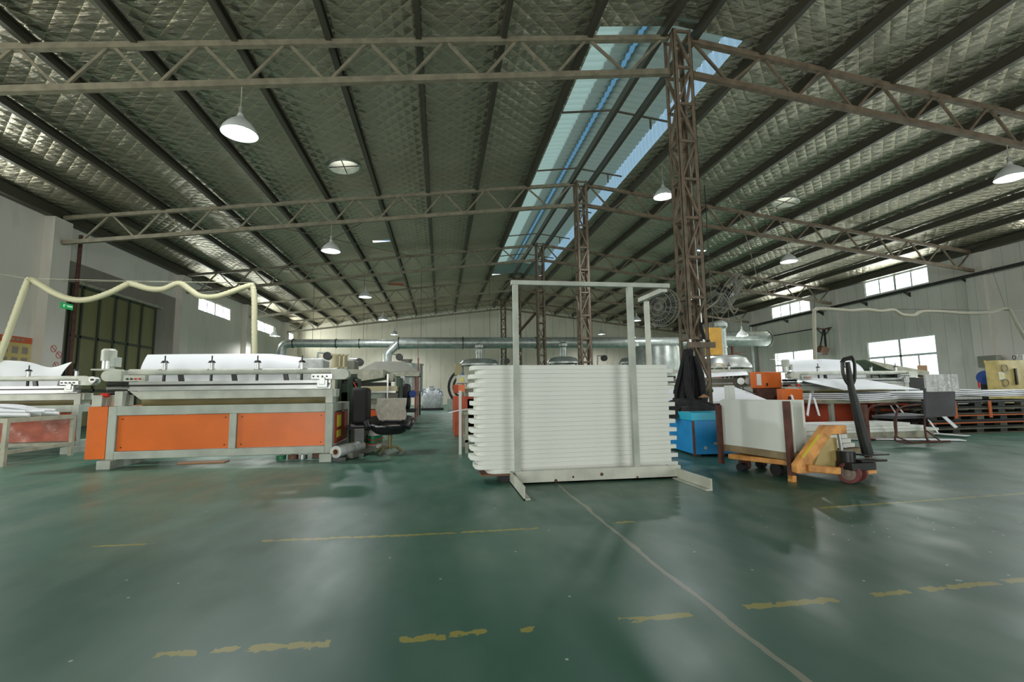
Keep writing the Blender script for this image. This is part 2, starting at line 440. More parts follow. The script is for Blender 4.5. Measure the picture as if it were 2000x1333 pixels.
struct(mb, 'ceiling', 'foil_insulation')

# side walls with window openings (rectangles y0,y1,z0,z1)
def wall_x(name, material, X, openings, zt, thick):
    mb = MB(); ys = sorted({YF, YB} | {o[0] for o in openings} | {o[1] for o in openings})
    x0, x1 = min(X, X+thick), max(X, X+thick)
    for a, b in zip(ys, ys[1:]):
        z = 0; ops = sorted([o for o in openings if o[0] <= a and o[1] >= b], key=lambda o: o[2])
        for o in ops: mb.box(x0, x1, a, b, z, o[2]); z = o[3]
        mb.box(x0, x1, a, b, z, zt)
    return struct(mb, name, material)
wall_x('wall_left', 'left_wall_plaster', XL, LWIN, 6.3, -.25)
wall_x('wall_right', 'right_wall_panels', XR, RHI+RLO, 6.3, .25)
mb = MB()
for x0, x1 in ((XL-.25, XC), (XC, XR+.25)):
    for Y in (YB,):
        mb.prism([(x0, 0), (x1, 0), (x1, roof_z(x1)+.1), (x0, roof_z(x0)+.1)], Y, Y+.25)
struct(mb, 'wall_back', 'back_wall_panels')
mb = MB()
for x0, x1, z0 in ((XL-.25, -6.0, 0), (-6, 0, 4.4), (0, 8, 0), (8, 14, 4.4), (14, XR+.25, 0)):
    mb.box(x0, x1, YF-.25, YF, z0, 7.6)
for x0, x1 in ((XL-.25, XC), (XC, XR+.25)): mb.prism([(x0, 7.6), (x1, 7.6), (x1, roof_z(x1)+1.0), (x0, roof_z(x0)+1.0)], YF-.25, YF)
struct(mb, 'wall_front', 'left_wall_plaster')

# wall piers at each truss
n = 0
for i in range(-1, 5):
    Y = Y1+BAY*i; n += 1
    struct(B(XL, XL+.26, Y-.3, Y+.34, 0, roof_z(XL)-.28), 'trim_%d' % n, 'left_wall_plaster')
    n += 1
    struct(B(XR-.16, XR, Y-.3, Y+.3, 0, roof_z(XR)-.3), 'trim_%d' % n, 'right_wall_panels')

# windows
wn = [0]
def window(X, y0, y1, z0, z1, nv, side, low=False):
    """frame + panes in an opening of a side wall; side +1 right wall, -1 left wall"""
    wn[0] += 1
    xa, xb = (X+.02, X+.09) if side > 0 else (X-.09, X-.02)
    f = MB(); t_ = .05
    f.box(xa, xb, y0, y1, z0, z0+t_); f.box(xa, xb, y0, y1, z1-t_, z1)
    f.box(xa, xb, y0, y0+t_, z0+t_, z1-t_); f.box(xa, xb, y1-t_, y1, z0+t_, z1-t_)
    xm = (xa+xb)/2
    if low:
        zm = z0+(z1-z0)*.58; ym = (y0+y1)/2
        f.box(xa, xb, y0+t_, y1-t_, zm-.045, zm+.045); f.box(xa, xb, ym-.05, ym+.05, z0+t_, z1-t_)
        for a, b in ((y0, ym), (ym, y1)):
            q = (a+b)/2; f.box(xa, xb, q-.035, q+.035, z0+t_, zm-.045)
    else:
        for k in range(1, nv):
            q = y0+(y1-y0)*k/nv; wd = .05 if k == nv//2 else .03
            f.box(xa, xb, q-wd, q+wd, z0+t_, z1-t_)
    fr = struct(f, 'window_%d' % wn[0], 'white_frame')
    g = B(xm-.004, xm+.004, y0+t_, y1-t_, z0+t_, z1-t_).build('glass', 'window_glass', fr)
    return fr
for a in RHI: window(XR, *a, 4, 1)
for a in RLO: window(XR, *a, 4, 1, True)
for a in LWIN: window(XL, *a, 4, -1)

# gate in the left wall
gy0, gy1, gz = 15.35, 19.45, 4.28
struct(B(XL+.005, XL+.03, gy0-.25, gy1+1.4, 0, 4.95), 'trim_20', 'dark_plaster')
dr = struct(B(XL+.03, XL+.07, gy0, gy1, 0, gz), 'door_1', 'gate_olive')
f = MB(); cols = [0, .1, .28, .46, .63, .80, 1]
for c in cols:
    y = gy0+(gy1-gy0)*c; f.box(XL+.07, XL+.12, y-.035, y+.035, 0, gz)
for z in (.03, 2.75, gz-.03, 1.15): f.box(XL+.07, XL+.12, gy0, gy1, z-.035, z+.035)
f.build('gate_frame', 'gate_frame', dr)
B(XL+.03, XL+.2, gy0-.2, gy1+.25, gz, gz+.09).build('lintel', 'dirty_paint', dr)
B(XL+.12, XL+.16, gy0+.3, gy0+.36, .2, 1.95).build('wicket_frame', 'gate_frame', dr)
tag(MB().tube([(XL+.3, 15.2, .0), (XL+.3, 15.2, 5.7)], .05).build('drain_pipe', 'rust_brown'), 'dark rusty drain pipe running up the left wall beside the olive gate', 'pipe')
s_ = thing('exit_sign', (XL+.3, 14.98, 3.5), 'small lit green exit sign on the left wall pier', 'sign')
part(B(XL+.27, XL+.31, 14.72, 15.12, 3.44, 3.6), 'casing', 'exit_green', s_)
mb = MB()
for k in range(4): mb.box(XL+.312, XL+.316, 14.90+.05*k, 14.935+.05*k, 3.5, 3.55)
mb.box(XL+.312, XL+.316, 14.76, 14.8, 3.475, 3.56); mb.box(XL+.312, XL+.316, 14.8, 14.86, 3.53, 3.545)
part(mb, 'lettering', 'exit_white', s_)
for k, (y, z) in enumerate(((14.62, 2.28), (14.82, 2.12), (14.75, 1.82))):
    s_ = thing('warning_sign', (XL+.27, y, z), ['round red prohibition sign highest on the pier by the gate', 'round prohibition sign in the middle of the three on the pier', 'round prohibition sign lowest on the pier beside the gate'][k], 'sign', 'prohibition signs on the pier')
    M = Matrix.Rotation(PI/2, 4, 'Y')
    part(MB().lathe([(.10, 0), (.10, .006), (0, .006)], (XL+.262, y, z), 20, M), 'sign_face', 'paper', s_)
    part(MB().lathe([(.085, .007), (.10, .007), (.10, .011), (.085, .011), (.085, .007)], (XL+.262, y, z), 20, M).bar((XL+.272, y-.065, z+.065), (XL+.272, y+.065, z-.065), .012), 'sign_ring', 'red_plastic', s_)
s_ = thing('notice_board', (XL+.02, 13.6, 1.8), 'orange and yellow safety notice board on the left wall', 'poster')
part(B(XL+.005, XL+.02, 12.7, 14.24, 1.72, 2.52), 'board', 'poster_yellow', s_)
part(B(XL+.02, XL+.024, 12.7, 14.24, 2.36, 2.52), 'header', 'poster_orange', s_)
mb = MB()
for r in range(2):
    for k in range(5): mb.box(XL+.02, XL+.024, 12.8+.29*k, 12.98+.29*k, 1.8+.28*r, 1.98+.28*r)
for k in range(5): mb.box(XL+.024, XL+.027, 13.35+.14*k, 13.44+.14*k, 2.41, 2.48)
part(mb, 'print', 'poster_print', s_)
# faded wall number beside the gate
# ------------------------------------------------------------------ roof steel
def chord_z(x): return 7.12 - .1217*abs(x-XC)
TK = .72
TN = ['nearest', 'second nearest', 'third', 'fourth', 'farthest']
for i in range(5):
    Y = Y1+BAY*i
    for sd, sn in ((-1, 'left'), (1, 'right')):
        xe = XL+.26 if sd < 0 else XR-.16
        t_ = thing('roof_truss', (XC+sd*.2, Y, 0), 'painted steel lattice truss %s to the camera, spanning to the %s wall' % (TN[i], sn) if i < 2 or i == 4 else '%s steel lattice truss from the camera, spanning to the %s wall' % (TN[i], sn), 'truss', 'roof trusses')
        mt = 'truss_paint' if sd < 0 else 'truss_brown'
        a, b = XC+sd*.2, xe
        part(MB().bar((a, Y, chord_z(a)+TK), (b, Y, chord_z(b)+TK), .10, .10), 'top_chord', mt, t_)
        part(MB().bar((a, Y, chord_z(a)), (b, Y, chord_z(b)), .10, .11), 'bottom_chord', mt, t_)
        x = XC+sd*1.84; k = 0
        # first diagonal from the column
        nodes = []
        xt = a+sd*.1
        xt_next = XC+sd*1.84
        xs = [xt]
        while abs(xt_next-XC) < abs(xe-XC): xs.append(xt_next); xt_next += sd*1.35
        for p, q in zip(xs, xs[1:]):
            mid = (p+q)/2
            for (u0, u1) in ((p+sd*.06, mid-sd*.06), (q-sd*.06, mid+sd*.06)):
                if p == xs[0] and u0 == p+sd*.06 and abs(q-p) > 1.5: pass
                part(MB().bar((u0, Y, chord_z(u0)+TK-.04), (u1, Y, chord_z(u1)+.04), .046), 'web_member', mt, t_)
        p = xs[-1]; mid = p+sd*.67
        if abs(mid-XC) < abs(xe-XC)-.1: part(MB().bar((p+sd*.06, Y, chord_z(p)+TK-.04), (mid, Y, chord_z(mid)+.04), .046), 'web_member', mt, t_)

# purlins along the hall
PL = [2.76, 1.1, -.45, -1.99, -3.5, -5.02, -6.55, -8.07, -9.5]
PRr = [6.36+1.5*k for k in range(9)]
def purlin(x, name_l):
    z = roof_z(x)-.03
    mb = MB(); mb.box(x-.012, x+.012, YF, YB, z-.2, z); mb.box(x+.012, x+.085, YF, YB, z-.2, z-.185); mb.box(x+.012, x+.085, YF, YB, z-.015, z); mb.box(x+.073, x+.085, YF, YB, z-.185, z-.15)
    o = mb.build('roof_purlin', 'purlin_steel'); tag(o, name_l, 'purlin', 'roof purlins')
for k, x in enumerate(PL): purlin(x, 'long steel roof purlin, %s to the left of the ridge skylight' % ORD[k])
for k, x in enumerate(PRr): purlin(x, 'long steel roof purlin, %s to the right of the ridge skylight' % ORD[k])
purlin(4.25, 'steel ridge purlin under the skylight, left of the pair'); purlin(4.93, 'steel ridge purlin under the skylight, right of the pair')
for x, sn in ((XL+.14, 'left'), (XR-.14, 'right')):
    tag(B(x-.1, x+.1, YF, YB, roof_z(x)-.3, roof_z(x)-.02).build('eaves_beam', 'purlin_steel'), 'dark steel eaves beam along the top of the %s wall' % sn, 'beam', 'eaves beams')
# roof brace rods between trusses 2 and 3
for k, (a, b) in enumerate((((-6.9, 14.7), (-1.2, 21.1)), ((-1.2, 14.7), (-6.9, 21.1)), ((10.5, 14.7), (15.8, 21.1)), ((15.8, 14.7), (10.5, 21.1)), ((-6.9, 21.2), (-1.2, 27.7)))):
    tag(MB().tube([(a[0], a[1], chord_z(a[0])+TK-.06-.02*(k % 2)), (b[0], b[1], chord_z(b[0])+TK-.06-.02*(k % 2))], .014, 6).build('brace_rod', 'truss_brown'),
        ['thin diagonal brace rod running outward-to-ridge between the second and third trusses, left bay', 'thin diagonal brace rod crossing it between the second and third trusses, left bay', 'thin diagonal brace rod between second and third trusses, right bay, rising from the ridge side', 'thin diagonal brace rod between second and third trusses, right bay, rising from the wall side', 'thin diagonal brace rod in the left bay behind the third truss'][k], 'rod', 'roof brace rods')

# lattice columns
def column(i):
    Y = Y1+BAY*i; hw = .19; zt = chord_z(XC)+TK+.05
    t_ = thing('lattice_column', (XC, Y, 0), '%s of the brown lattice columns under the ridge, carrying the %s truss' % (['nearest', 'second nearest', 'middle', 'fourth', 'farthest'][i], TN[i]), 'column', 'lattice columns under the ridge')
    for sx in (-1, 1):
        for sy in (-1, 1):
            x, y = XC+sx*hw, Y+sy*hw; mb = MB()
            mb.box(min(x, x-sx*.07), max(x, x-sx*.07), min(y, y-sy*.008), max(y, y-sy*.008), 0, zt)
            mb.box(min(x, x-sx*.008), max(x, x-sx*.008), min(y, y-sy*.07), max(y, y-sy*.07), 0, zt)
            part(mb, 'leg', 'truss_brown', t_)
    H_ = .75; nz = int(zt/H_)+1
    for fc in range(4):
        mb = MB()
        for k in range(nz):
            z0 = zt-.05-k*H_; z1 = max(z0-H_, .05)
            if z0 < .1: break
            e = -1 if (k+fc) % 2 else 1
            if fc < 2:
                y = Y+(-1, 1)[fc]*(hw-.012)
                mb.bar((XC-hw+.02, y, z0), (XC+hw-.02, y, z0), .04, .05)
                mb.bar((XC-e*(hw-.03), y, z0), (XC+e*(hw-.03), y, z1), .035, .045, (0, 1, 0))
            else:
                x = XC+(-1, 1)[fc-2]*(hw-.012)
                mb.bar((x, Y-hw+.02, z0), (x, Y+hw-.02, z0), .04, .05)
                mb.bar((x, Y-e*(hw-.03), z0), (x, Y+e*(hw-.03), z1), .035, .045, (1, 0, 0))
        part(mb, 'lattice_bracing', 'truss_brown', t_)
    part(B(XC-hw-.06, XC+hw+.06, Y-hw-.06, Y+hw+.06, 0, .02), 'base_plate', 'rust_brown', t_)
for i in range(5): column(i)
# raised steel member between columns 3 and 4 rows (brown beam near the third column)
tag(MB().bar((XC-.4, 27.5, 4.0), (XC-.2, 21.5, 4.6), .1).build('brace_beam', 'rust_brown'), 'rusty sloping brace beam between the middle and fourth ridge columns', 'beam')

# ridge monitor: corrugated sheets above the opening
def corr(x0, z0, x1, z1, y0, y1, per=.24, amp=.032):
    nY = int((y1-y0)/per*6)
    nrm = Vector((-(z1-z0), 0, (x1-x0))).normalized()
    def fn(a, b):
        y = y0+(y1-y0)*a; d = amp*math.sin(2*PI*(y-y0)/per); return Vector((x0+(x1-x0)*b, y, z0+(z1-z0)*b))+nrm*d
    return MB().grid(fn, nY, 1)
mz = lambda x: 8.78-.13*abs(x-4.5)
sky = thing('ridge_skylight', (4.5, 7.95, 8.07), 'long ridge skylight of pale corrugated sheets above the columns', 'skylight')
part(corr(2.75, mz(2.75), 3.85, mz(3.85), SKY0-.2, SKY1+.2), 'clear_sheet', 'clear_fibreglass_sheet', sky)
part(corr(3.85, mz(3.85)+.03, 4.3, mz(4.3)+.03, SKY0-.2, SKY1+.2), 'metal_sheet', 'frosted_metal_sheet', sky)
part(B(4.2, 4.52, SKY0-.2, SKY1+.2, 8.85, 8.86), 'ridge_strip', 'side_fibreglass_sheet', sky)
part(corr(4.42, mz(4.42)+.03, 6.1, mz(6.1)+.03, SKY0-.2, SKY1+.2), 'metal_sheet', 'frosted_metal_sheet', sky)
part(corr(6.16, 8.0, 6.1, 8.62, SKY0-.2, SKY1+.2), 'side_sheet', 'side_fibreglass_sheet', sky)
part(B(2.7, 2.76, SKY0-.2, SKY1+.2, 7.9, 8.55), 'side_board', 'brown_board', sky)
for y in (SKY0-.2, SKY1+.2):
    part(MB().prism([(2.75, 8.0), (6.16, 8.0), (6.1, 8.6), (4.5, 8.8), (2.75, 8.56)], y-.02, y+.02), 'end_board', 'frosted_metal_sheet', sky)
for y in (8.0+3.3*k for k in range(1, 6)):
    mb = MB(); mb.bar((2.8, y, 8.18), (4.5, y, 8.40), .04); mb.bar((4.5, y, 8.40), (6.1, y, 8.2), .04); mb.bar((5.6, y, 7.95), (5.6, y, 8.26), .04)
    part(mb, 'sheet_support', 'truss_brown', sky)
for k, (x, y, r) in enumerate(HOLES):
    v = thing('roof_ventilator', (x, y, roof_z(x)), 'round daylight ventilator opening in the foil roof, %s slope' % ['left', 'right'][k], 'ventilator', 'round roof ventilators')
    z = roof_z(x); tilt = Matrix.Rotation(math.atan(SL)*(-1 if x < XC else 1), 4, 'Y')
    part(MB().lathe([(r-.02, -.03), (r+.03, -.03), (r+.03, .3), (r-.02, .3), (r-.02, -.03)], (x, y, z), 28, tilt), 'collar', 'galvanised', v)
    part(MB().lathe([(r, .12), (.12, .3), (0, .33)], (x, y, z), 28, tilt), 'dome', 'cream_fibreglass', v)
    mb = MB(); mb.bar((x-r, y, z+roof_z(x-r)-z), (x+r, y, roof_z(x+r)), .02); mb.bar((x, y-r, z), (x, y+r, z), .02); part(mb, 'cross_bar', 'dark_steel', v)
for k, (x, y, a, b) in enumerate(SLITS):
    tag(MB().box(x-a, x+a, y-b, y+b, roof_z(x)+.05, roof_z(x)+.08).build('roof_light', 'side_fibreglass_sheet'), 'small slot of daylight in the foil roof, %s slope' % ['left', 'right'][k], 'skylight', 'slot roof lights')
tag(MB().box(-2.95, -2.1, 26.5, 26.85, roof_z(-2.9)-.14, roof_z(-2.9)-.1).build('roof_patch', 'rust_orange'), 'torn rusty orange patch in the foil roof lining', 'patch')

# ------------------------------------------------------------------ pendant lamps
def make_lamp():
    t_ = thing('pendant_lamp', (0, 0, 0), '', 'lamp', 'white pendant high-bay lamps')
    M_ = MB().lathe([(.035, .34), (.05, .30), (.06, .27), (.12, .22), (.2, .14), (.26, .05), (.285, -.02), (.278, -.02), (.25, .05), (.19, .13), (.11, .2), (.0, .25)], n=32)
    M_.build('shade', 'shade_white', t_, local=True)
    MB().lathe([(.0, .2), (.05, .19), (.075, .12), (.09, .04), (.06, -.03), (0, -.05)], n=20).build('bulb', 'bulb_glow', t_, local=True)
    MB().cyl((0, 0, .33), (0, 0, .45), .035, 12).build('lamp_holder', 'aluminium', t_, local=True)
    MB().cyl((0, 0, .44), (0, 0, 1.0), .009, 6).build('cord', 'dirty_paint', t_, local=True)
    return t_
LAMPS = [(-3.33, 7.99, 5.28, 'nearest lamp of the left row, hanging from the nearest truss'), (-3.33, 14.59, 5.28, 'second lamp of the left row, under the second truss'), (-3.33, 21.19, 5.2, 'third lamp of the left row, under the third truss'),
         (-3.33, 27.79, 5.2, 'fourth lamp of the left row, under the fourth truss'), (-3.33, 34.39, 5.15, 'farthest lamp of the left row near the back wall'),
         (12.2, 7.99, 5.4, 'nearest lamp of the right row, cut by the picture edge'), (12.2, 14.59, 5.4, 'second lamp of the right row, under the second truss'), (12.2, 21.19, 5.3, 'third lamp of the right row, seen through the nearest column'),
         (12.2, 27.79, 5.3, 'fourth lamp of the right row, beside the rack post'), (12.2, 34.39, 5.25, 'farthest lamp of the right row against the back wall'),
         (6.36, 12.25, 6.5, 'lamp hanging just behind the nearest lattice column'), (-9.2, 27.79, 4.23, 'low lamp near the left wall above the white sheet'), (.527, 27.79, 3.82, 'low lamp in front of the big duct over the aisle'),
         (5.14, 27.79, 3.73, 'low lamp over the round hood behind the white stack'), (9.16, 27.79, 3.68, 'low lamp behind the right rack post over the hood'), (14.8, 21.19, 3.54, 'low lamp before the wide end of the big duct')]
lamp0 = make_lamp()
for k, (x, y, z, lb) in enumerate(LAMPS):
    lp = lamp0 if k == 0 else dup(lamp0)
    lp.location = (x, y, z); lp['label'] = 'white pendant ' + lb
    top = chord_z(x) if k != 10 else roof_z(x)-.1
    for c in lp.children:
        if c.name.startswith('cord'): c.scale = (1, 1, 1); c.location.z = 0; me = c.data.copy(); c.data = me; zmax = top-z+.0; [setattr(v.co, 'z', zmax) for v in me.vertices if v.co.z > .9]
    d = bpy.data.lights.new('lamp_light', 'SPOT'); d.energy = 460 if z > 5 else 240; d.spot_size = 2.85; d.spot_blend = .6; d.shadow_soft_size = .12; d.color = (.95, .98, 1.0)
    o = bpy.data.objects.new('lamp_light', d); C.objects.link(o); o.location = (x, y, z-.06)

# ------------------------------------------------------------------ machines and goods
def R2(px0, py0, px1, py1, Y):
    """x0, x1, z0, z1 of a rectangle seen at depth Y"""
    a, b = at(px0, py0, Y), at(px1, py1, Y)
    return a.x, b.x, b.z, a.z
def PB(mb, px0, py0, px1, py1, Y, d):
    x0, x1, z0, z1 = R2(px0, py0, px1, py1, Y); return mb.box(x0, x1, Y, Y+d, z0, z1)

def small_air_cylinder(t_, x, y, z):
    c = part(MB().cyl((x, y, z-.10), (x, y, z+.02), .030, 14), 'air_cylinder', 'bright_steel', t_)
    part(MB().cyl((x, y, z+.02), (x, y, z+.05), .052, 14, .03).cyl((x, y, z+.05), (x, y, z+.12), .009, 6), 'cylinder_cap', 'black_plastic', c)

def cutting_machine(x0, x1, yf, label, group, panel='orange_panel', end_left=True, cyl=4, motor=True, depth=1.2, back_sheet=True, stickers=False, cylf=(.20, .41, .62, .83)):
    """long pale sheet-cutting machine: lower frame with orange panels, roller, beams, rail, pressing cylinders"""
    t_ = thing('cutting_machine', ((x0+x1)/2, yf, 0), label, 'machine', group)
    W = x1-x0; d = depth; xm = x0+W*.54
    f = MB()
    for x in (x0, x1-.10): f.box(x, x+.10, yf, yf+.1, .11, .80); f.box(x, x+.10, yf+d-.1, yf+d, .11, .80)
    f.box(x0+.1, x1-.1, yf, yf+.1, .68, .80); f.box(x0+.1, x1-.1, yf, yf+.1, .11, .21)
    f.box(xm-.045, xm+.045, yf, yf+.1, .21, .68)
    f.box(x0, x0+.1, yf+.1, yf+d-.1, .68, .80); f.box(x1-.1, x1, yf+.1, yf+d-.1, .68, .80); f.box(x1-.1, x1, yf+.1, yf+d-.1, .11, .21)
    f.box(x0+.1, x1-.1, yf+d-.1, yf+d, .68, .8)
    part(f, 'base_frame', 'grey_paint', t_, .006)
    for a, b in ((x0+.1, xm-.045), (xm+.045, x1-.1)):
        p = part(B(a+.006, b-.006, yf+.03, yf+.05, .215, .675), 'front_panel', panel, t_)
        for sx in (a+.06, b-.06):
            for z in (.26, .63): part(MB().cyl((sx, yf+.03, z), (sx, yf+.024, z), .009, 8), 'screw', 'dark_steel', p)
    for x in (x0+.0, x1-.12):
        part(B(x-.02, x+.14, yf-.12, yf+d+.1, 0, .11), 'foot_beam', 'grey_paint', t_, .005)
    if end_left:
        part(B(x0-.24, x0-.005, yf+.0, yf+d, .12, .80), 'end_cabinet', panel, t_, .004)
        part(B(x0-.22, x0-.10, yf+.02, yf+.3, .80, .95), 'end_block', 'cream_paint', t_, .006)
    # uprights, lower beam, roller
    for x in (x0+.02, x1-.12): part(B(x, x+.1, yf+.06, yf+.3, .80, 1.0), 'upright', 'cream_paint', t_, .006)
    part(MB().prism([(x0+.18, 1.0), (x0+.32, .885), (x1+.02, .885), (x1+.02, 1.0)], yf+.08, yf+.3), 'lower_beam', 'cream_paint', t_, .006)
    part(MB().cyl((x0+.15, yf+.5, .86), (x1-.05, yf+.5, .86), .085, 18), 'feed_roller', 'olive_tube', t_)
    xr = x1-.05
    r_ = part(MB().box(x0+.2, xr, yf+.02, yf+.08, 1.005, 1.03).box(x0+.2, xr, yf+.05, yf+.1, 1.03, 1.06).box(x0+.2, xr, yf+.03, yf+.1, 1.085, 1.125), 'guide_rail', 'aluminium', t_)
    part(MB().box(x0+.22, xr-.02, yf+.045, yf+.05, 1.06, 1.085), 'rail_slot', 'dark_steel', r_)
    part(MB().tube([(x0+.16, yf+.1, 1.255), (x1+.02, yf+.1, 1.255)], .042, 12), 'upper_beam', 'cream_paint', t_)
    for q in range(3):
        x = x0+W*(.286+.24*q)
        part(MB().prism([(x-.03, 1.125), (x+.03, 1.125), (x+.012, 1.22), (x-.045, 1.22)], yf+.08, yf+.12), 'bracket', 'dark_steel', t_)
    for q in cylf:
        x = x0+W*q; small_air_cylinder(t_, x+.02, yf+.1, 1.36)
        part(MB().cyl((x+.02, yf+.1, 1.125), (x+.02, yf+.1, 1.22), .02, 8), 'piston_rod', 'black_plastic', t_)
    # rounded drive housings
    def capsule(cx, side):
        pts = []
        for j in range(9):
            a = PI/2 - PI*j/8*1.0
            pts.append((cx+side*(.07+.075*math.cos(a)), 1.205+.075*math.sin(a)))
        poly = [(cx-side*.1, 1.28)]+pts+[(cx-side*.1, 1.13)]
        return MB().prism(poly, yf+.0, yf+.16)
    part(capsule(x0+.02, -1), 'drive_housing', 'cream_paint', t_, .006)
    part(capsule(x1+.06, 1), 'drive_housing', 'cream_paint', t_, .006)
    c = part(B(x1-.3, x1-.02, yf-.02, yf+.06, 1.14, 1.21), 'control_rail', 'aluminium', t_)
    for q in range(4): part(MB().cyl((x1-.27+.06*q, yf-.02, 1.175), (x1-.27+.06*q, yf-.035, 1.175), .012, 8), 'button', 'black_plastic', c)
    c = part(B(x0+.16, x0+.42, yf-.02, yf+.06, 1.13, 1.21), 'switch_block', 'cream_paint', t_)
    for q, m_ in enumerate(('black_plastic', 'black_plastic', 'red_plastic', 'red_plastic')): part(MB().cyl((x0+.21+.05*q, yf-.02, 1.16), (x0+.21+.05*q, yf-.035, 1.16), .013, 8), 'button', m_, c)
    part(MB().box(x1-.22, x1-.08, yf-.03, yf+.1, 1.02, 1.13).box(x1-.19, x1-.11, yf-.04, yf+.02, 1.06, 1.16), 'carriage', 'aluminium', t_, .006)
    if motor:
        mt = part(MB().cyl((x0-.12, yf+.12, 1.41), (x0-.12, yf+.12, 1.55), .085, 20).cyl((x0-.12, yf+.12, 1.55), (x0-.12, yf+.12, 1.575), .085, 20, .06), 'motor', 'cream_paint', t_)
        part(MB().cyl((x0-.12, yf+.12, 1.30), (x0-.12, yf+.12, 1.41), .07, 20), 'gearbox', 'aluminium', mt)
        part(B(x0-.25, x0, yf+.0, yf+.25, 1.28, 1.3), 'motor_plate', 'cream_paint', mt)
        part(B(x0-.06, x0+.0, yf+.05, yf+.19, 1.33, 1.46), 'terminal_box', 'grey_paint', mt, .004)
        for q in range(3): part(MB().cyl((x0-.16, yf+.2, 1.1-.06*q), (x0+.2, yf+.2, 1.1-.06*q), .028, 12), 'side_roller', 'dark_steel' if q != 1 else 'bright_steel', t_)
        part(MB().cyl((x0-.14, yf+.06, .95), (x0-.05, yf+.06, .95), .028, 12), 'stop_button', 'red_plastic', t_)
    # dark machinery seen through the gap
    part(B(x0+.4, x0+.78, yf+d-.08, yf+d, .62, .92), 'inner_cabinet', 'dark_orange', t_)
    part(B(x0+.8, x0+1.0, yf+d-.1, yf+d, .62, .92), 'inner_bracket', 'black_plastic', t_)
    if stickers:
        part(B(x1, x1+.012, yf+.1, yf+d-.2, .22, .66), 'side_panel', 'rust_orange', t_)
        for z0, z1 in ((.45, .62), (.3, .4)): part(B(x1+.012, x1+.018, yf+.22, yf+.5, z0, z1), 'warning_label', 'sign_yellow', t_)
    return t_

# --- A: orange machine, front left
A0, A1, AY = -4.33, -1.50, 6.97
cutting_machine(A0, A1, AY, 'long pale machine with bright orange front panels and a grey motor on its left end', None, stickers=True)
def arch_sheet(x0, x1, y0, z0, z1, y1, wav=0., droop=0.):
    def fn(a, b):
        ang = b*1.5
        y = y0+(y1-y0)*(1-math.cos(ang)); z = z0+(z1-z0)*math.sin(ang)+wav*math.sin(a*7+1)*b - droop*max(0, a-.75)*4*b*b
        return Vector((x0+(x1-x0)*a+.08*(b)*(0.5-a)*-1, y, z))
    return MB().grid(fn, 24, 12, .012)
def back_sheet(a, b):
    zt = 1.535+.012*math.sin(a*3) - .05*max(0, a-.8)*5*b
    x = -4.30+2.17*a + (.05*(1-b) if a < .3 else 0)*(.3-a)/.3
    return Vector((x, AY+.45+.25*b*b+.02*math.sin(a*5)*b, 1.0+(zt-1.0)*b**.85))
tag(MB().grid(back_sheet, 30, 12, .012).build('foam_sheet', 'white_sheet'), 'wide white foam sheet arching up behind the beam of the bright orange machine', 'sheet')

# --- B: machine at the far left, its table and hoses
cutting_machine(-9.2, -6.05, 9.0, 'pale machine at the left edge with a dull orange front behind a pipe table', None, motor=False, cylf=(.3, .5, .72, .95), end_left=False, panel='dark_orange')
tb = thing('pulley_wheel', (-5.86, 9.0, 1.1), 'small grey pulley wheel on the end of the left edge machine', 'wheel')
part(MB().cyl((-5.86, 8.97, 1.225), (-5.86, 9.05, 1.225), .055, 20), 'rim', 'aluminium', tb); part(MB().cyl((-5.86, 8.95, 1.225), (-5.86, 9.12, 1.225), .018, 12), 'hub', 'dark_steel', tb)
def sheetfn(a, b):
    xr_ = at(125, 720, 9.5).x; x = -9.4+(xr_+9.4)*a; u = (x-at(78, 720, 9.5).x)/.28
    prof = 1.60+.02*math.sin(a*5)-.11*math.exp(-u*u)+(.02 if u > 0 else 0)*min(1, max(0, u))
    return Vector((x, 9.45+.3*b*b, 1.0+(prof-1.0)*b**.85))
tag(MB().grid(lambda a, b: sheetfn(a*.98, b), 40, 10, .012).build('foam_sheet', 'white_sheet'), 'white foam sheet with a dipped top edge behind the left edge machine', 'sheet')
# pipe table in front
tb = thing('pipe_table', (-6.6, 8.1, 0), 'low grey square-pipe table with a draped plastic sheet, at the left edge', 'table')
tx0, tx1, ty0, ty1, tz = -7.4, -5.88, 7.48, 8.72, .65
for x in (tx0, tx1-.05):
    for y in (ty0, ty1-.05): part(B(x, x+.05, y, y+.05, 0, tz-.06), 'leg', 'dirty_paint', tb)
part(MB().box(tx0, tx1, ty0, ty0+.05, tz-.06, tz).box(tx0, tx1, ty1-.05, ty1, tz-.06, tz).box(tx0, tx0+.05, ty0+.05, ty1-.05, tz-.06, tz).box(tx1-.05, tx1, ty0+.05, ty1-.05, tz-.06, tz), 'top_frame', 'dirty_paint', tb)
part(MB().box(tx0+.05, tx1-.05, ty0+.005, ty0+.045, .16, .21).box(tx0+.05, tx1-.05, ty1-.045, ty1-.005, .16, .21).box(tx1-.045, tx1-.005, ty0+.05, ty1-.05, .16, .21), 'lower_rail', 'dirty_paint', tb)
def film(a, b): return Vector((tx0+.08+(tx1-tx0-.1)*a, ty1+.06+.03*math.sin(a*9+b*3), .22+.42*b))
mat('pink_film', (186, 108, 88), .28, 0, .35, 3, .3, 6)
tag(MB().grid(film, 24, 8, .004).build('plastic_curtain', 'pink_film'), 'reddish see-through plastic film hanging behind the pipe table', 'plastic film')
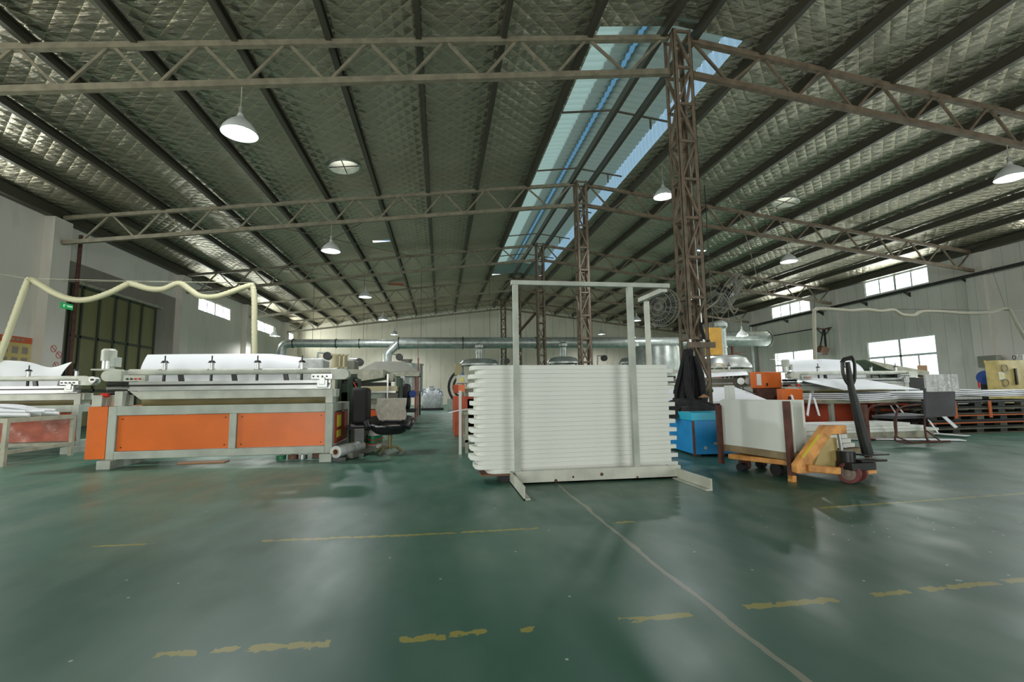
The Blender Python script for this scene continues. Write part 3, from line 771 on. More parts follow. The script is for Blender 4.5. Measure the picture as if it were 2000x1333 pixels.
for k in range(9):
    y0_ = ty0+.08+.10*k; y1_ = min(8.66, ty0+.45+.09*k); zz_ = tz+.035+.05*(k % 3)
    pts = curve_pts([(tx0-.3, y0_-.1, tz-.10+.03*k), (tx0+.1, y0_, zz_+.01), (tx0+.8, (y0_+y1_)/2, zz_+.02), (tx1-.08-.12*(k % 3), y1_, tz+.03+.045*(k % 2))], 6)
    n_ = len(pts)
    tag(MB().tube(pts, .036, 8, rs=[.04-.014*(i/(n_-1)) for i in range(n_)]).build('foam_strip', 'white_sheet'), 'thick soft white foam strip lying on the pipe table, %s from the front' % ORD[k], 'foam strip', 'foam strips on the pipe table')

# --- overhead hose on the left with its cable
def hose(pts, r, material, label, nm='overhead_hose', n=10):
    P_ = curve_pts(pts, n); P2 = []
    for a, b in zip(P_, P_[1:]):
        k = max(1, int((b-a).length/.035))
        for j in range(k): P2.append(a.lerp(b, j/k))
    P2.append(P_[-1]); rs = [r*(1.09 if i % 2 else .96) for i in range(len(P2))]
    mb = MB(); mb.tube(P2, r, 12, rs=rs)
    return tag(mb.build(nm, material), label, 'hose')
hy = 9.7
def hp(px, py, Y=hy): return tuple(at(px, py, Y))
hose([hp(-40, 790), hp(2, 690), hp(28, 620), hp(52, 556), hp(60, 547), hp(72, 552), hp(105, 572), hp(140, 585), hp(175, 585), hp(215, 572), hp(248, 556), hp(258, 555), hp(290, 564), hp(318, 565), hp(350, 554), hp(372, 567), hp(392, 579), hp(420, 580), hp(445, 573), hp(485, 559), hp(494, 562), hp(497, 590), hp(497, 640), hp(498, 760)], .052, 'hose_cream', 'cream corrugated hose drooping in loops from a cable on the left')
tag(MB().tube([hp(48, 544), hp(250, 549), hp(500, 553)], .006, 5).tube([hp(500, 553), (XL+.28, 14.7, 4.2)], .005, 5).tube([hp(48, 544), (-10.82, 8.9, 3.65)], .005, 5).build('support_cable', 'dirty_paint'), 'thin steel cable holding up the cream hose on the left', 'cable')
# black box cover, green machine frame, roll, chair, bucket
g = thing('calender_machine', (-1.6, 8.6, 0), 'dark green machine with three beige cylinders on top, right of the bright orange machine', 'machine')
part(MB().box(-1.74, -1.66, 8.32, 8.9, .0, 1.2).box(-1.56, -1.49, 8.3, 8.9, .0, 1.22), 'side_plate', 'dark_green', g, .01)
for q in ((-1.66, -1.56, 8.34, 8.42, .5, .62), (-1.66, -1.56, 8.34, 8.42, .95, 1.1), (-1.72, -1.46, 8.5, 8.62, 1.2, 1.27)): part(B(*q), 'tie_bar', 'dark_green', g)
part(MB().cyl((-1.66, 8.5, 1.12), (-1.42, 8.5, 1.12), .07, 20), 'roller', 'dark_steel', g)
for px, Yc, rr in ((655.5, 8.4, .055), (665.5, 8.8, .04), (674, 9.15, .045)):
    pt, pb = at(px, 695, Yc), at(px, 717, Yc); x, y = pt.x, Yc
    c = part(MB().cyl((x, y, pb.z), (x, y, pt.z), rr, 20), 'air_cylinder', 'beige_cylinder', g)
    part(MB().box(x-rr-.012, x+rr+.012, y-rr, y+rr, pt.z, pt.z+.025).box(x-rr-.012, x+rr+.012, y-rr, y+rr, pb.z-.025, pb.z), 'end_plate', 'beige_cylinder', c)
    part(MB().box(x-.05, x+.05, y-.05, y+.05, 1.2, pb.z-.025), 'cylinder_mount', 'grey_paint', c)
part(MB().box(-1.76, -1.5, 8.9, 9.3, 0, 1.2), 'rear_frame', 'dark_green', g)
part(MB().box(-1.5, -1.05, 7.86, 8.8, .36, .42), 'support_frame', 'black_plastic', g)
h_ = thing('motor_cover', (-1.22, 7.7, .44), 'tall black rounded cover box standing beside the green machine', 'cover')
part(B(-1.36, -1.1, 7.5, 7.83, .46, 1.02), 'cover_body', 'black_rubber', h_, .05)
part(B(-1.37, -1.09, 7.49, 7.84, .40, .46), 'cover_rim', 'black_plastic', h_, .02)
part(B(-1.3, -1.16, 7.55, 7.75, .0, .40), 'cover_stand', 'dark_steel', h_)
r_ = thing('plastic_roll', (-1.4, 7.0, .1), 'clear plastic roll on a cardboard core lying on the floor by the machine foot', 'roll')
d = Vector((.3, 1.0, 0)).normalized(); p0 = Vector((-1.43, 6.88, .13))
mb = MB(); nn = 28
mb.lathe([(.04, 0), (.083, 0), (.083, .75), (.04, .75), (.04, 0)], p0, nn, d.to_track_quat('Z', 'Y').to_matrix().to_4x4())
part(mb, 'film_roll', 'translucent_film', r_)
part(MB().lathe([(.032, -.01), (.04, -.01), (.04, .77), (.032, .77), (.032, -.01)], p0, 20, d.to_track_quat('Z', 'Y').to_matrix().to_4x4()), 'core', 'cardboard', r_)
part(MB().box(-1.49, -1.30, 6.9, 7.02, 0, .05).box(-1.36, -1.12, 7.3, 7.42, 0, .05), 'chock', 'dark_steel', r_)
tag(MB().bar((-1.28, 7.1, .05), (-1.0, 8.2, .05), .08).build('angle_bar', 'stone_grey'), 'grey steel bar lying on the floor from the roll towards the bucket', 'bar')
bk = thing('paint_bucket', (-1.09, 8.05, 0), 'green and white paint bucket on the floor behind the black swivel chair', 'bucket')
part(MB().lathe([(0, 0), (.125, 0), (.145, .34), (.138, .34), (.12, .01), (0, .01)], (-1.09, 8.05, 0), 24), 'bucket_body', 'paper', bk)
part(MB().lathe([(.1345, .12), (.1475, .13), (.151, .25), (.1415, .25), (.1345, .12)], (-1.09, 8.05, -.0), 24).lathe([(.126, .0), (.1285, .0), (.131, .05), (.128, .05), (.126, 0)], (-1.09, 8.05, 0), 24), 'label_band', 'green_bin', bk)
part(MB().lathe([(.15, .34), (.152, .36), (0, .365)], (-1.09, 8.05, 0), 24), 'lid', 'beige_cylinder', bk)
# coloured tubes on the floor behind the roll
for k, (pts, m_, lb) in enumerate(((((-1.3, 7.8, .5), (-1.2, 7.7, .2), (-1.05, 7.8, .12), (-.95, 7.9, .16)), 'cable_red', 'red air tube looping down beside the black cover box'), (((-1.1, 7.75, .4), (-1.15, 7.6, .2), (-1.3, 7.6, .02)), 'cable_black', 'black cable hanging below the black cover box'), (((-1.46, 8.28, 1.12), (-1.40, 8.2, 1.02), (-1.42, 8.22, .92)), 'cable_red', 'short red tube hanging at the rollers of the green machine'), (((-1.35, 7.75, .35), (-1.1, 7.9, .18), (-.9, 7.85, .22)), 'cable_red', 'second red air tube lying low behind the roll'))):
    tag(MB().tube(curve_pts(pts, 6), .007, 6).build('air_tube', m_), lb, 'tube')

def seat_shell(mb, M, w=.27):
    pass
ch = thing('swivel_chair', (-.78, 7.62, 0), 'black vinyl swivel armchair with a white cloth over its back, in the aisle', 'chair')
cx, cy = -.78, 7.62
def pod(a, b):
    an = 2*PI*a; back = .5+.5*math.sin(an)           # 1 at the rear
    zt = .42+.14*min(1, max(0, back*1.6-.1)); r = (.12+.20*b**.6)
    return Vector((cx+1.08*r*math.cos(an), cy+.95*r*math.sin(an), .29+(zt-.29)*b**1.5))
part(MB().grid(pod, 36, 10, .035), 'seat_shell', 'chair_vinyl', ch)
part(B(cx-.2, cx+.2, cy+.2, cy+.27, .45, .80), 'backrest', 'chair_vinyl', ch, .03)
for s in (-1, 1):
    part(MB().tube(curve_pts([(cx+s*.27, cy+.26, .46), (cx+s*.33, cy+.1, .50), (cx+s*.34, cy-.15, .49), (cx+s*.29, cy-.26, .40)], 6), .045, 10), 'armrest', 'chair_vinyl', ch)
def backc(a, b): return Vector((cx-.235+.46*a+.01*math.sin(b*9), cy+.19+.012*math.sin(a*17+b*5), .50+.34*b))
part(MB().grid(backc, 20, 12, .015).box(cx-.235, cx+.225, cy+.2, cy+.36, .81, .845), 'back_cloth', 'cloth_white', ch)
part(B(cx-.17, cx+.15, cy-.15, cy+.19, .385, .42), 'seat_cloth', 'cloth_white', ch, .01)
part(MB().cyl((cx, cy, .06), (cx, cy, .34), .03, 14), 'post', 'olive_tube', ch)
mb = MB()
for k in range(4):
    a = PI/4+PI/2*k+.3; mb.tube([(cx, cy, .1), (cx+.14*math.cos(a), cy+.14*math.sin(a), .1), (cx+.27*math.cos(a), cy+.27*math.sin(a), .02)], .016, 8)
part(mb, 'star_base', 'olive_tube', ch)

# litter under the orange machine
for k, (x, y, m_, lb) in enumerate(((-2.28, 7.35, 'green_bin', 'small green tape roll under the bright orange machine'), (-2.12, 7.35, 'brown_board', 'brown tape roll under the bright orange machine'), (-1.98, 7.33, 'bright_steel', 'silver tape roll under the bright orange machine'))):
    tag(MB().lathe([(.03, 0), (.065, 0), (.065, .06), (.03, .06), (.03, 0)], (x, y, 0), 20).build('tape_roll', m_), lb, 'tape roll')
tag(B(-1.86, -1.74, 7.36, 7.6, 0, .09).build('small_box', 'brown_board'), 'small brown box beside the tape rolls under the machine', 'box')
tag(MB().box(-3.55, -2.95, 7.12, 7.3, .0, .015).build('cardboard_piece', 'cardboard'), 'flat cardboard piece on the floor under the bright orange machine', 'cardboard')
tag(MB().box(-3.3, -1.9, 8.1, 8.2, 0, .05).build('floor_rail', 'rust_orange'), 'reddish rail lying under the back of the bright orange machine', 'rail')

# --- C: second row machine with hood (behind the chair)
def hood(x0, x1, y0, y1, z0, z1, tx, ty, material):
    mb = MB(); cx, cy = (x0+x1)/2, (y0+y1)/2
    lo = [(x0, y0, z0), (x1, y0, z0), (x1, y1, z0), (x0, y1, z0)]; sk = [(x, y, z0-.12) for x, y, _ in lo]
    hi = [(cx-tx, cy-ty, z1), (cx+tx, cy-ty, z1), (cx+tx, cy+ty, z1), (cx-tx, cy+ty, z1)]
    V = [[mb.b.verts.new(p) for p in ring] for ring in (sk, lo, hi)]
    for A_, B_ in zip(V, V[1:]):
        for k in range(4): mb.b.faces.new((A_[k], A_[(k+1) % 4], B_[(k+1) % 4], B_[k]))
    mb.b.faces.new(V[2]); return mb
c = thing('extruder_machine', (-1.4, 13.5, 0), 'pale extrusion line with a slanted beige cover, behind the swivel chair', 'machine')
x0, x1, z0, z1 = R2(684, 722, 757, 745, 12)
part(MB().prism([(at(672, 722, 12).x, at(672, 722, 12).z), (at(748, 722, 12).x, at(748, 722, 12).z), (at(748, 738, 12).x, at(748, 738, 12).z), (at(672, 750, 12).x, at(672, 750, 12).z)], 12, 13.6), 'slanted_cover', 'dirty_paint', c)
part(PB(MB(), 660, 748, 760, 754, 12.3, .5), 'shadow_box', 'black_plastic', c)  # black box put in as the shade beneath the slanted cover
part(PB(MB(), 706, 755, 775, 765, 11.8, 1.2), 'cross_beam', 'beige_cylinder', c)
part(PB(MB(), 700, 765, 773, 767, 11.75, .1), 'chrome_rod', 'bright_steel', c)
part(PB(MB(), 712, 768, 752, 779, 11.9, 1.0), 'side_cover', 'grey_paint', c)
part(PB(MB(), 752, 768, 775, 780, 11.95, 1.0), 'rear_cover', 'stone_grey', c)
part(PB(MB(), 700, 780, 776, 800, 12.0, 1.2), 'base', 'dirty_paint', c)
part(PB(MB(), 700, 800, 776, 818, 12.0, 1.2), 'lower_base', 'dark_orange', c)
part(PB(MB(), 756, 731, 758, 780, 11.7, .03), 'gauge_rod', 'bright_steel', c)
part(PB(MB(), 774, 738, 780, 812, 12.2, 1.0), 'side_plate', 'dark_green', c)
part(PB(MB(), 755, 731, 768, 745, 12.4, .6), 'end_block', 'dirty_paint', c)
part(PB(MB(), 780, 750, 800, 800, 14.5, .6), 'drive_unit', 'black_plastic', c, .08)
part(MB().cyl(at(806, 770, 14.4), at(806, 770, 15.0), .11, 16), 'blue_motor', 'motor_blue', c)
part(PB(MB(), 782, 735, 790, 748, 13.2, .15), 'air_filter', 'translucent_film', c)
part(PB(MB(), 784, 800, 812, 806, 14.2, .8), 'base_rail', 'dark_steel', c)
hd = thing('fume_hood', (-1.9, 17, 1.9), 'large flat grey fume hood with sloping sides, left of the aisle', 'hood')
a_, b_ = at(695, 727, 16.0), at(818, 725, 16.0); zt = at(750, 708, 17.0).z
part(hood(a_.x, b_.x, 16.0, 18.0, a_.z, zt, .38*(b_.x-a_.x)/1.6, .4, 'stone_grey'), 'hood_shell', 'stone_grey', hd, smooth=False)
part(MB().box(a_.x-.02, b_.x+.02, 15.95, 16.0, a_.z-.16, a_.z-.02), 'hood_rim', 'dirty_paint', hd)
part(MB().cyl((a_.x+.1, 16.1, 0), (a_.x+.1, 16.1, a_.z-.12), .04, 8).cyl((b_.x-.1, 16.1, 0), (b_.x-.1, 16.1, a_.z-.12), .04, 8), 'stand', 'copper_pipe', hd)
# tank behind
tk = thing('mixing_tank', (-1.3, 20.3, 0), 'tall grey-green cylindrical mixing tank beside the aisle', 'tank')
tcx = at(798, 760, 20.3).x; zt = at(798, 714, 20.3).z
part(MB().lathe([(.3, .75), (.58, 1.0), (.58, zt), (.62, zt), (.62, zt+.05), (0, zt+.12)], (tcx, 20.3, 0), 28), 'tank_body', 'galvanised', tk)
part(MB().lathe([(.22, zt+.08), (.22, zt+.2), (.26, zt+.2), (.26, zt+.25), (0, zt+.25)], (tcx-.1, 20.3, 0), 20), 'tank_lid', 'stone_grey', tk)
for k in range(3):
    a = 2*PI*k/3+.4; part(MB().cyl((tcx+.5*math.cos(a), 20.3+.5*math.sin(a), 0), (tcx+.5*math.cos(a), 20.3+.5*math.sin(a), 1.1), .04, 8), 'leg', 'dark_steel', tk)
tag(MB().tube([at(817, 700, 19.2), (at(816, 790, 19.2).x, 19.2, 0)], .03, 8).tube([at(817, 700, 19.2), at(816, 668, 19.2)], .012, 6).build('riser_pipe', 'copper_pipe'), 'thin red-brown pipe rising in front of the grey tank', 'pipe')
# bulk bags and small cabinet at the end of the aisle
def bulk_bag(cx, cy, w_, h_, label):
    b_ = thing('bulk_bag', (cx, cy, 0), label, 'bag', 'bulk bags at the end of the aisle')
    def fn(a, b):
        an = 2*PI*a; k = (abs(math.cos(an))**4+abs(math.sin(an))**4)**-.25
        r = w_/2*(.86+.16*math.sin(PI*min(b*1.15, 1)))*(1-.45*max(0, b-.8)/.2)*min(k, 1.25)*.92
        return Vector((cx+r*math.cos(an), cy+r*math.sin(an), .12+(h_-.12)*b+.03*math.sin(5*an)*b))
    mb = MB(); mb.grid(fn, 28, 12); part(mb, 'sack', 'sack_white', b_)
    part(MB().lathe([(w_*.3, h_*.93), (w_*.12, h_), (w_*.16, h_+.14), (0, h_+.16)], (cx, cy, 0), 14), 'spout', 'sack_white', b_)
    for s in (-1, 1): part(MB().tube(curve_pts([(cx+s*w_*.47, cy-w_*.3, h_*.72), (cx+s*w_*.40, cy-w_*.38, h_*.95), (cx+s*w_*.26, cy-w_*.36, h_*.88)], 5), .02, 6), 'lifting_strap', 'strap_blue', b_)
    part(MB().box(cx-w_*.5, cx+w_*.5, cy-w_*.5, cy+w_*.5, .08, .12).box(cx-w_*.5, cx+w_*.5, cy-w_*.5, cy-w_*.4, 0, .08).box(cx-w_*.5, cx+w_*.5, cy+w_*.4, cy+w_*.5, 0, .08), 'pallet', 'black_plastic', b_)
bulk_bag(-.45, 26.2, 1.2, 1.05, 'full white bulk bag with blue straps on a black pallet, at the aisle end')
bulk_bag(-.55, 28.0, 1.1, 1.2, 'white bulk bag partly hidden behind the one at the aisle end')
tag(B(.33, 1.05, 24.2, 24.8, 0, .62).build('floor_cabinet', 'grey_paint'), 'small pale cabinet on the floor right of the bulk bags', 'cabinet')
# ------------------------------------------------------------------ extraction duct
du = thing('extraction_duct', (5, 24, 3.7), 'long galvanised spiral extraction duct crossing the hall, widening to the right', 'duct')
def spiral(p, q, r, n=20):
    p, q = Vector(p), Vector(q); L = (q-p).length; k = int(L/.075); P_ = [p.lerp(q, j/k) for j in range(k+1)]
    return MB().tube(P_, r, n, rs=[r*(1.015 if j % 2 else .985) for j in range(k+1)])
DY = 24.0
def dp(px, py): v = at(px, py, DY); return v
xa, xb, xc, xd = dp(572, 670).x, dp(778, 669).x, dp(1385, 664).x, dp(1500, 662).x
zl, zm_, zr_ = dp(572, 671).z, dp(800, 668).z, dp(1440, 662).z
part(spiral((xa, DY, zl), (xb, DY, zl), .20), 'narrow_section', 'galvanised', du)
part(spiral((xb, DY, zl+.02), (xc, DY, zl+.10), .285), 'middle_section', 'galvanised', du)
part(MB().cyl((xc, DY, zr_), (xd, DY, zr_), .42, 28), 'wide_section', 'galvanised', du)
part(MB().lathe([(.42, 0), (.46, 0), (.46, .05), (.42, .05), (.42, 0)], (xd-.05, DY, zr_), 28, Matrix.Rotation(PI/2, 4, 'Y')).cyl((xd, DY, zr_), (xd+.02, DY, zr_), .43, 28), 'end_flange', 'stone_grey', du)
for x, r in ((xa, .2), (xa+2.0, .2), (xb-1.9, .2), (xb, .285), (xb+3.2, .285), (xb+7, .285)):
    part(MB().lathe([(r, 0), (r+.035, 0), (r+.035, .04), (r, .04), (r, 0)], (x, DY, zl+(.02+.08*(x-xb)/(xc-xb) if x >= xb else 0)), 24, Matrix.Rotation(PI/2, 4, 'Y')), 'joint_ring', 'dark_steel', du)
el = curve_pts([(xa, DY, zl), (xa-.35, DY, zl-.06), (xa-.5, DY, zl-.35), (xa-.5, DY, zl-1.2)], 4)
part(MB().tube(el, .21, 18), 'left_elbow', 'galvanised', du)
px_ = at(757, 690, DY)
part(MB().tube([(xb-.05, DY-.1, zl-.05), (px_.x+.1, DY-.2, zl-.45), (px_.x, DY-.25, zl-.6), (px_.x, DY-.3, zl-1.6)], .2, 18), 'branch', 'galvanised', du)
for k, x in enumerate((xa+.9, xa+3.3, -1.0, 2.5, 7, 11.5, 16)):
    part(MB().cyl((x, DY, zl+.2), (x, DY, roof_z(x)-.02), .01, 6), 'hanger_rod', 'dark_steel', du)
# round hoods with stacks, right of the aisle
def round_hood(px, py_rim, py_top, w_px, Y, label):
    c0 = at(px, py_rim, Y); r = w_px/2*Y/FOC; zt = at(px, py_top, Y).z
    h_ = thing('stack_hood', (c0.x, Y, c0.z), label, 'hood', 'hoods with stacks along the extraction duct')
    part(MB().lathe([(r, -.08), (r, 0), (r*.82, (zt-c0.z)*.75), (r*.55, zt-c0.z), (.0, zt-c0.z+.01)], c0, 28), 'hood_shell', 'aluminium', h_)
    zz = zl+.06
    part(MB().lathe([(.17, zt), (.17, zt+.3), (.20, zt+.3), (.20, zt+.36), (.17, zt+.36), (.17, zz-.38), (.23, zz-.3), (.23, zz-.18), (.12, zz-.1)], (c0.x, Y, 0), 20), 'stack', 'galvanised', h_)
    part(MB().cyl((c0.x-r*.8, Y, 0), (c0.x-r*.8, Y, c0.z), .04, 8).cyl((c0.x+r*.8, Y, 0), (c0.x+r*.8, Y, c0.z), .04, 8), 'stand', 'stone_grey', h_)
round_hood(936, 712, 702, 80, 23.6, 'flat grey hood with a silver stack just left of the white stack')
round_hood(1100, 708, 698, 66, 22.8, 'pale round hood with a silver stack above the middle of the white stack')
round_hood(1240, 708, 698, 66, 22.8, 'pale round hood with a silver stack beside the right rack post')
round_hood(1412, 716, 696, 110, 15.6, 'broad white hood behind the right-hand machine line')
c0 = at(1300, 690, 18.8)
tag(MB().lathe([(.0, 0), (.95, 0), (.95, 2.75), (.9, 2.85), (0, 2.95)], (c0.x, 19.6, 0.0), 32).build('silo', 'galvanised'), 'big grey silo drum behind the nearest lattice column', 'silo')
yh = at(1398, 640, 13.4); hy_ = thing('yellow_hoist', (yh.x, 13.5, yh.z-.8), 'tall yellow hoist body hanging behind the nearest lattice column', 'hoist')
part(PB(MB(), 1385, 640, 1412, 694, 13.4, .3), 'hoist_body', 'hoist_yellow', hy_, .01)
part(MB().cyl((yh.x, 13.55, yh.z), (yh.x, 13.55, roof_z(yh.x)-.06), .012, 6), 'hoist_chain', 'dark_steel', hy_)
# dark small blowers on the hoods
for k, (px, py, Y, lb) in enumerate(((640, 696, 17, 'small dark blower fan on a pipe against the bright back wall, above the orange machine'), (702, 708, 17, 'small dark blower fan beside the beige cylinders'), (780, 698, 19, 'small dark blower fan on top of the flat grey hood'), (990, 706, 22.5, 'small dark blower peeping over the white stack near its left'), (1180, 700, 21, 'small dark blower peeping over the white stack near its right'))):
    p = at(px, py, Y); b_ = thing('blower_fan', p, lb, 'fan')
    part(MB().cyl(p+Vector((0, -.08, 0)), p+Vector((.0, .1, 0)), .14, 16), 'fan_casing', 'dark_steel', b_)
    part(MB().tube([p+Vector((-.05, 0, .1)), p+Vector((-.32, 0, .12)), p+Vector((-.34, 0, -.3)), (p.x-.34, p.y, 0)], .035, 8), 'outlet_pipe', 'galvanised', b_)
for k, (pxa, pya, pxb, pyb, Y, lb) in enumerate(((575, 700, 630, 722, 13, 'rounded white sack on the machine behind the white foam sheet'), (655, 702, 692, 722, 14.5, 'grey cabinet top beside the beige cylinders'))):
    x0, x1, z0, z1 = R2(pxa, pya, pxb, pyb, Y)
    tag(B(x0, x1, Y, Y+.8, 0, z1).build('machine_cabinet', ['translucent_film', 'stone_grey'][k], bevel=.06), lb, 'cabinet')

# --- machines right of the aisle, left of the white stack
o_ = thing('extruder_machine', (1.0, 10.5, 0), 'narrow machine end with an orange cabinet and olive motor beside the aisle', 'machine')
def PX(px, Y): return at(px, 766, Y).x
part(B(.30, .72, 10.2, 12.2, .0, .84), 'orange_cabinet', 'rust_orange', o_, .01)
part(PB(MB(), 886, 752, 900, 768, 11.5, .3), 'orange_post', 'rust_orange', o_)
part(PB(MB(), 893, 733, 914, 749, 9.9, .5), 'control_box', 'cream_paint', o_, .01)
pp = at(902, 741, 9.89)
part(MB().prism([(pp.x-.05, pp.z-.04), (pp.x+.05, pp.z-.04), (pp.x, pp.z+.05)], 9.875, 9.89), 'warning_triangle', 'sign_yellow', o_)
part(PB(MB(), 888, 711, 902, 734, 10.1, .15), 'motor', 'olive_tube', o_, .02)
part(PB(MB(), 912, 735, 960, 743, 10.0, .4), 'beam', 'cream_paint', o_)
part(PB(MB(), 912, 748, 960, 756, 10.2, .2), 'rail', 'aluminium', o_)
part(PB(MB(), 908, 760, 935, 780, 10.3, .4), 'gear_case', 'stone_grey', o_)
part(PB(MB(), 913, 780, 925, 855, 10.2, .3), 'support_post', 'stone_grey', o_)
part(PB(MB(), 896, 752, 908, 766, 9.85, .25), 'hopper', 'orange_panel', o_)
hz = thing('black_hose_loop', (.5, 13, 1), 'black curved hose loop beside the orange cabinet', 'hose')
pc = at(893, 756, 13)
part(MB().tube([(pc.x-.33*math.cos(a)+.1, 13, pc.z+.42*math.sin(a)) for a in [(-PI/2)+PI*j/12 for j in range(13)]], .035, 8), 'outer_hose', 'black_rubber', hz)
part(MB().tube([(pc.x-.2*math.cos(a)+.1, 13, pc.z+.26*math.sin(a)) for a in [(-PI/2)+PI*j/12 for j in range(13)]], .03, 8), 'inner_hose', 'black_rubber', hz)
part(MB().cyl((pc.x+.1, 12.9, pc.z+.3), (pc.x+.1, 13.1, pc.z+.3), .1, 12), 'blue_coupling', 'strap_blue', hz)
part(MB().cyl((pc.x+.1, 13, pc.z-.42), (pc.x+.1, 13, 0), .04, 10), 'hose_stand', 'dark_steel', hz)
tb = thing('work_table', (.8, 7.6, 0), 'cream steel side table with a blue box on its lower shelf beside the white stack', 'table')
for x in (.37, 1.25):
    for y in (7.3, 8.2): part(B(x, x+.045, y, y+.045, 0, .58), 'leg', 'dirty_paint', tb)
part(B(.34, 1.35, 7.25, 8.3, .58, .63), 'table_top', 'dirty_paint', tb)
part(B(.37, 1.3, 7.3, 8.24, .16, .2), 'lower_shelf', 'dirty_paint', tb)
tag(B(.27, .31, 7.2, 7.24, 0, .95).build('upright_strip', 'white_foam'), 'thin upright pale strip leaning before the orange cabinet', 'strip')
bx = thing('storage_box', (.72, 7.5, .2), 'small blue box with a grey top on the lower shelf of the side table', 'box')
part(B(.56, .95, 7.34, 7.8, .2, .41), 'box_body', 'blue_paint', bx, .008); part(B(.555, .955, 7.335, 7.805, .41, .44), 'box_lid', 'grey_paint', bx)
tag(MB().grid(lambda a, b: Vector((.12+.7*a, 7.2+.3*b, .64+.05*math.sin(PI*a)*(1-.2*b)-.02*(1-a))), 10, 3, .008).build('loose_sheet', 'white_sheet'), 'curled white sheet lying on the side table', 'sheet')
tag(MB().prism([(.45, .0), (.9, .0), (.9, .012), (.45, .012)], 5.6, 7.0).build('floor_sheet', 'white_sheet'), 'white sheet flat on the floor behind the left corner of the stack', 'sheet')

# ------------------------------------------------------------------ central white stack
ang = math.radians(2.5); S0 = Vector((.31, 4.85, 0)); U_ = Vector((math.cos(ang), math.sin(ang), 0)); V_ = Vector((-math.sin(ang), math.cos(ang), 0))
SM = Matrix(((U_.x, V_.x, 0, S0.x), (U_.y, V_.y, 0, S0.y), (0, 0, 1, 0), (0, 0, 0, 1)))
NB = 24; zb = .09; LW = 2.27; TH = (1.2-zb)/NB; DP = .30
pal = thing('pallet', tuple(SM @ Vector((LW/2, .2, 0))), 'dark low pallet with a brown board under the white foam stack', 'pallet')
part(MB().box(.10, LW-.02, -.01, DP, .072, zb, SM), 'top_board', 'brown_board', pal)
for a in (.3, 1.1, LW-.4): part(MB().box(a, a+.12, .03, DP-.02, .0, .072, SM), 'runner', 'black_plastic', pal)
mat('layer_line', (206, 208, 196), .7)
def bundle(k):
    z0 = zb+TH*k+.0003; z1 = zb+TH*(k+1)-.0003; odd = k % 2; rnd = random.Random(k)
    xl = (-.0 if odd else .06)+rnd.uniform(-.01, .01); xr = LW+(-.075 if odd else .0)+rnd.uniform(-.006, .01); y0 = rnd.uniform(-.004, .004)
    if k < 2: xl += .05+.05*(1-k)
    b_ = thing('foam_bundle', tuple(SM @ Vector((LW/2, .15, z0))), 'white foam sheet bundle, %s from the top of the central stack' % ORD[NB-1-k], 'foam bundle', 'foam bundles in the central stack')
    r = .10; out = [(xr, y0), (xr, DP), (xl, DP)]
    for j in range(7):
        a = PI+PI/2*j/6; out.append((xl+r+r*math.cos(a), y0+r+r*math.sin(a)))
    mb = MB(); lo = [mb.b.verts.new(SM @ Vector((x, y, z0))) for x, y in out]; hi = [mb.b.verts.new(SM @ Vector((x, y, z1))) for x, y in out]
    mb.b.faces.new(lo[::-1]); mb.b.faces.new(hi); n_ = len(out)
    for q in range(n_): mb.b.faces.new((lo[q], lo[(q+1) % n_], hi[(q+1) % n_], hi[q]))
    o = mb.build('folded_sheet', 'white_foam', b_, bevel=.003)
    mb = MB()
    for j in (1, 2): mb.box(xl+.14, xr-.004, y0-.0006, y0+.002, z0+(z1-z0)*j/3-.0006, z0+(z1-z0)*j/3+.0006, SM)
    part(mb, 'layer_edge', 'layer_line', b_)
for k in range(NB): bundle(k)

# ------------------------------------------------------------------ steel rack in front
rk = thing('steel_rack', (1.6, 4.7, 0), 'tall grey angle-steel rack frame standing in front of the white stack', 'rack')
ry = 4.72
part(B(.735, .79, ry, ry+.05, .0, 2.06), 'left_post', 'grey_paint', rk)
part(B(1.985, 2.045, ry, ry+.05, .13, 2.03), 'front_post', 'grey_paint', rk)
part(MB().box(.72, 2.47, ry-.005, ry+.055, 2.03, 2.075), 'top_bar', 'grey_paint', rk)
part(MB().bar((2.44, ry+.06, 2.02), (2.42, ry+.66, 2.02), .06, .05), 'return_bar', 'cream_paint', rk)
part(B(2.44, 2.49, ry+.56, ry+.61, .0, 1.99), 'rear_post', 'cream_paint', rk)
part(MB().box(.74, 2.48, ry-.02, ry+.0, .01, .135).box(.74, 2.48, ry-.02, ry+.08, .01, .022), 'base_channel', 'cream_paint', rk)
part(MB().box(.70, .715, 4.06, ry+.35, 0, .115).box(.70, .76, 4.06, ry+.35, 0, .012), 'left_foot', 'cream_paint', rk)
part(MB().box(2.44, 2.452, 4.08, ry+.7, .0, .105).box(2.39, 2.44, 4.08, ry+.7, 0, .012), 'right_foot', 'cream_paint', rk)
for x, z, w_ in ((1.32, .06, .012), (1.62, .075, .018), (1.14, .03, .018), (2.0, .03, .012)):
    part(MB().lathe([(0, 0), (w_, 0), (w_*.7, .003), (0, .003)], (x, ry-.0205, z), 9, Matrix.Rotation(PI/2, 4, 'X')), 'rust_spot', 'rust_brown', rk)

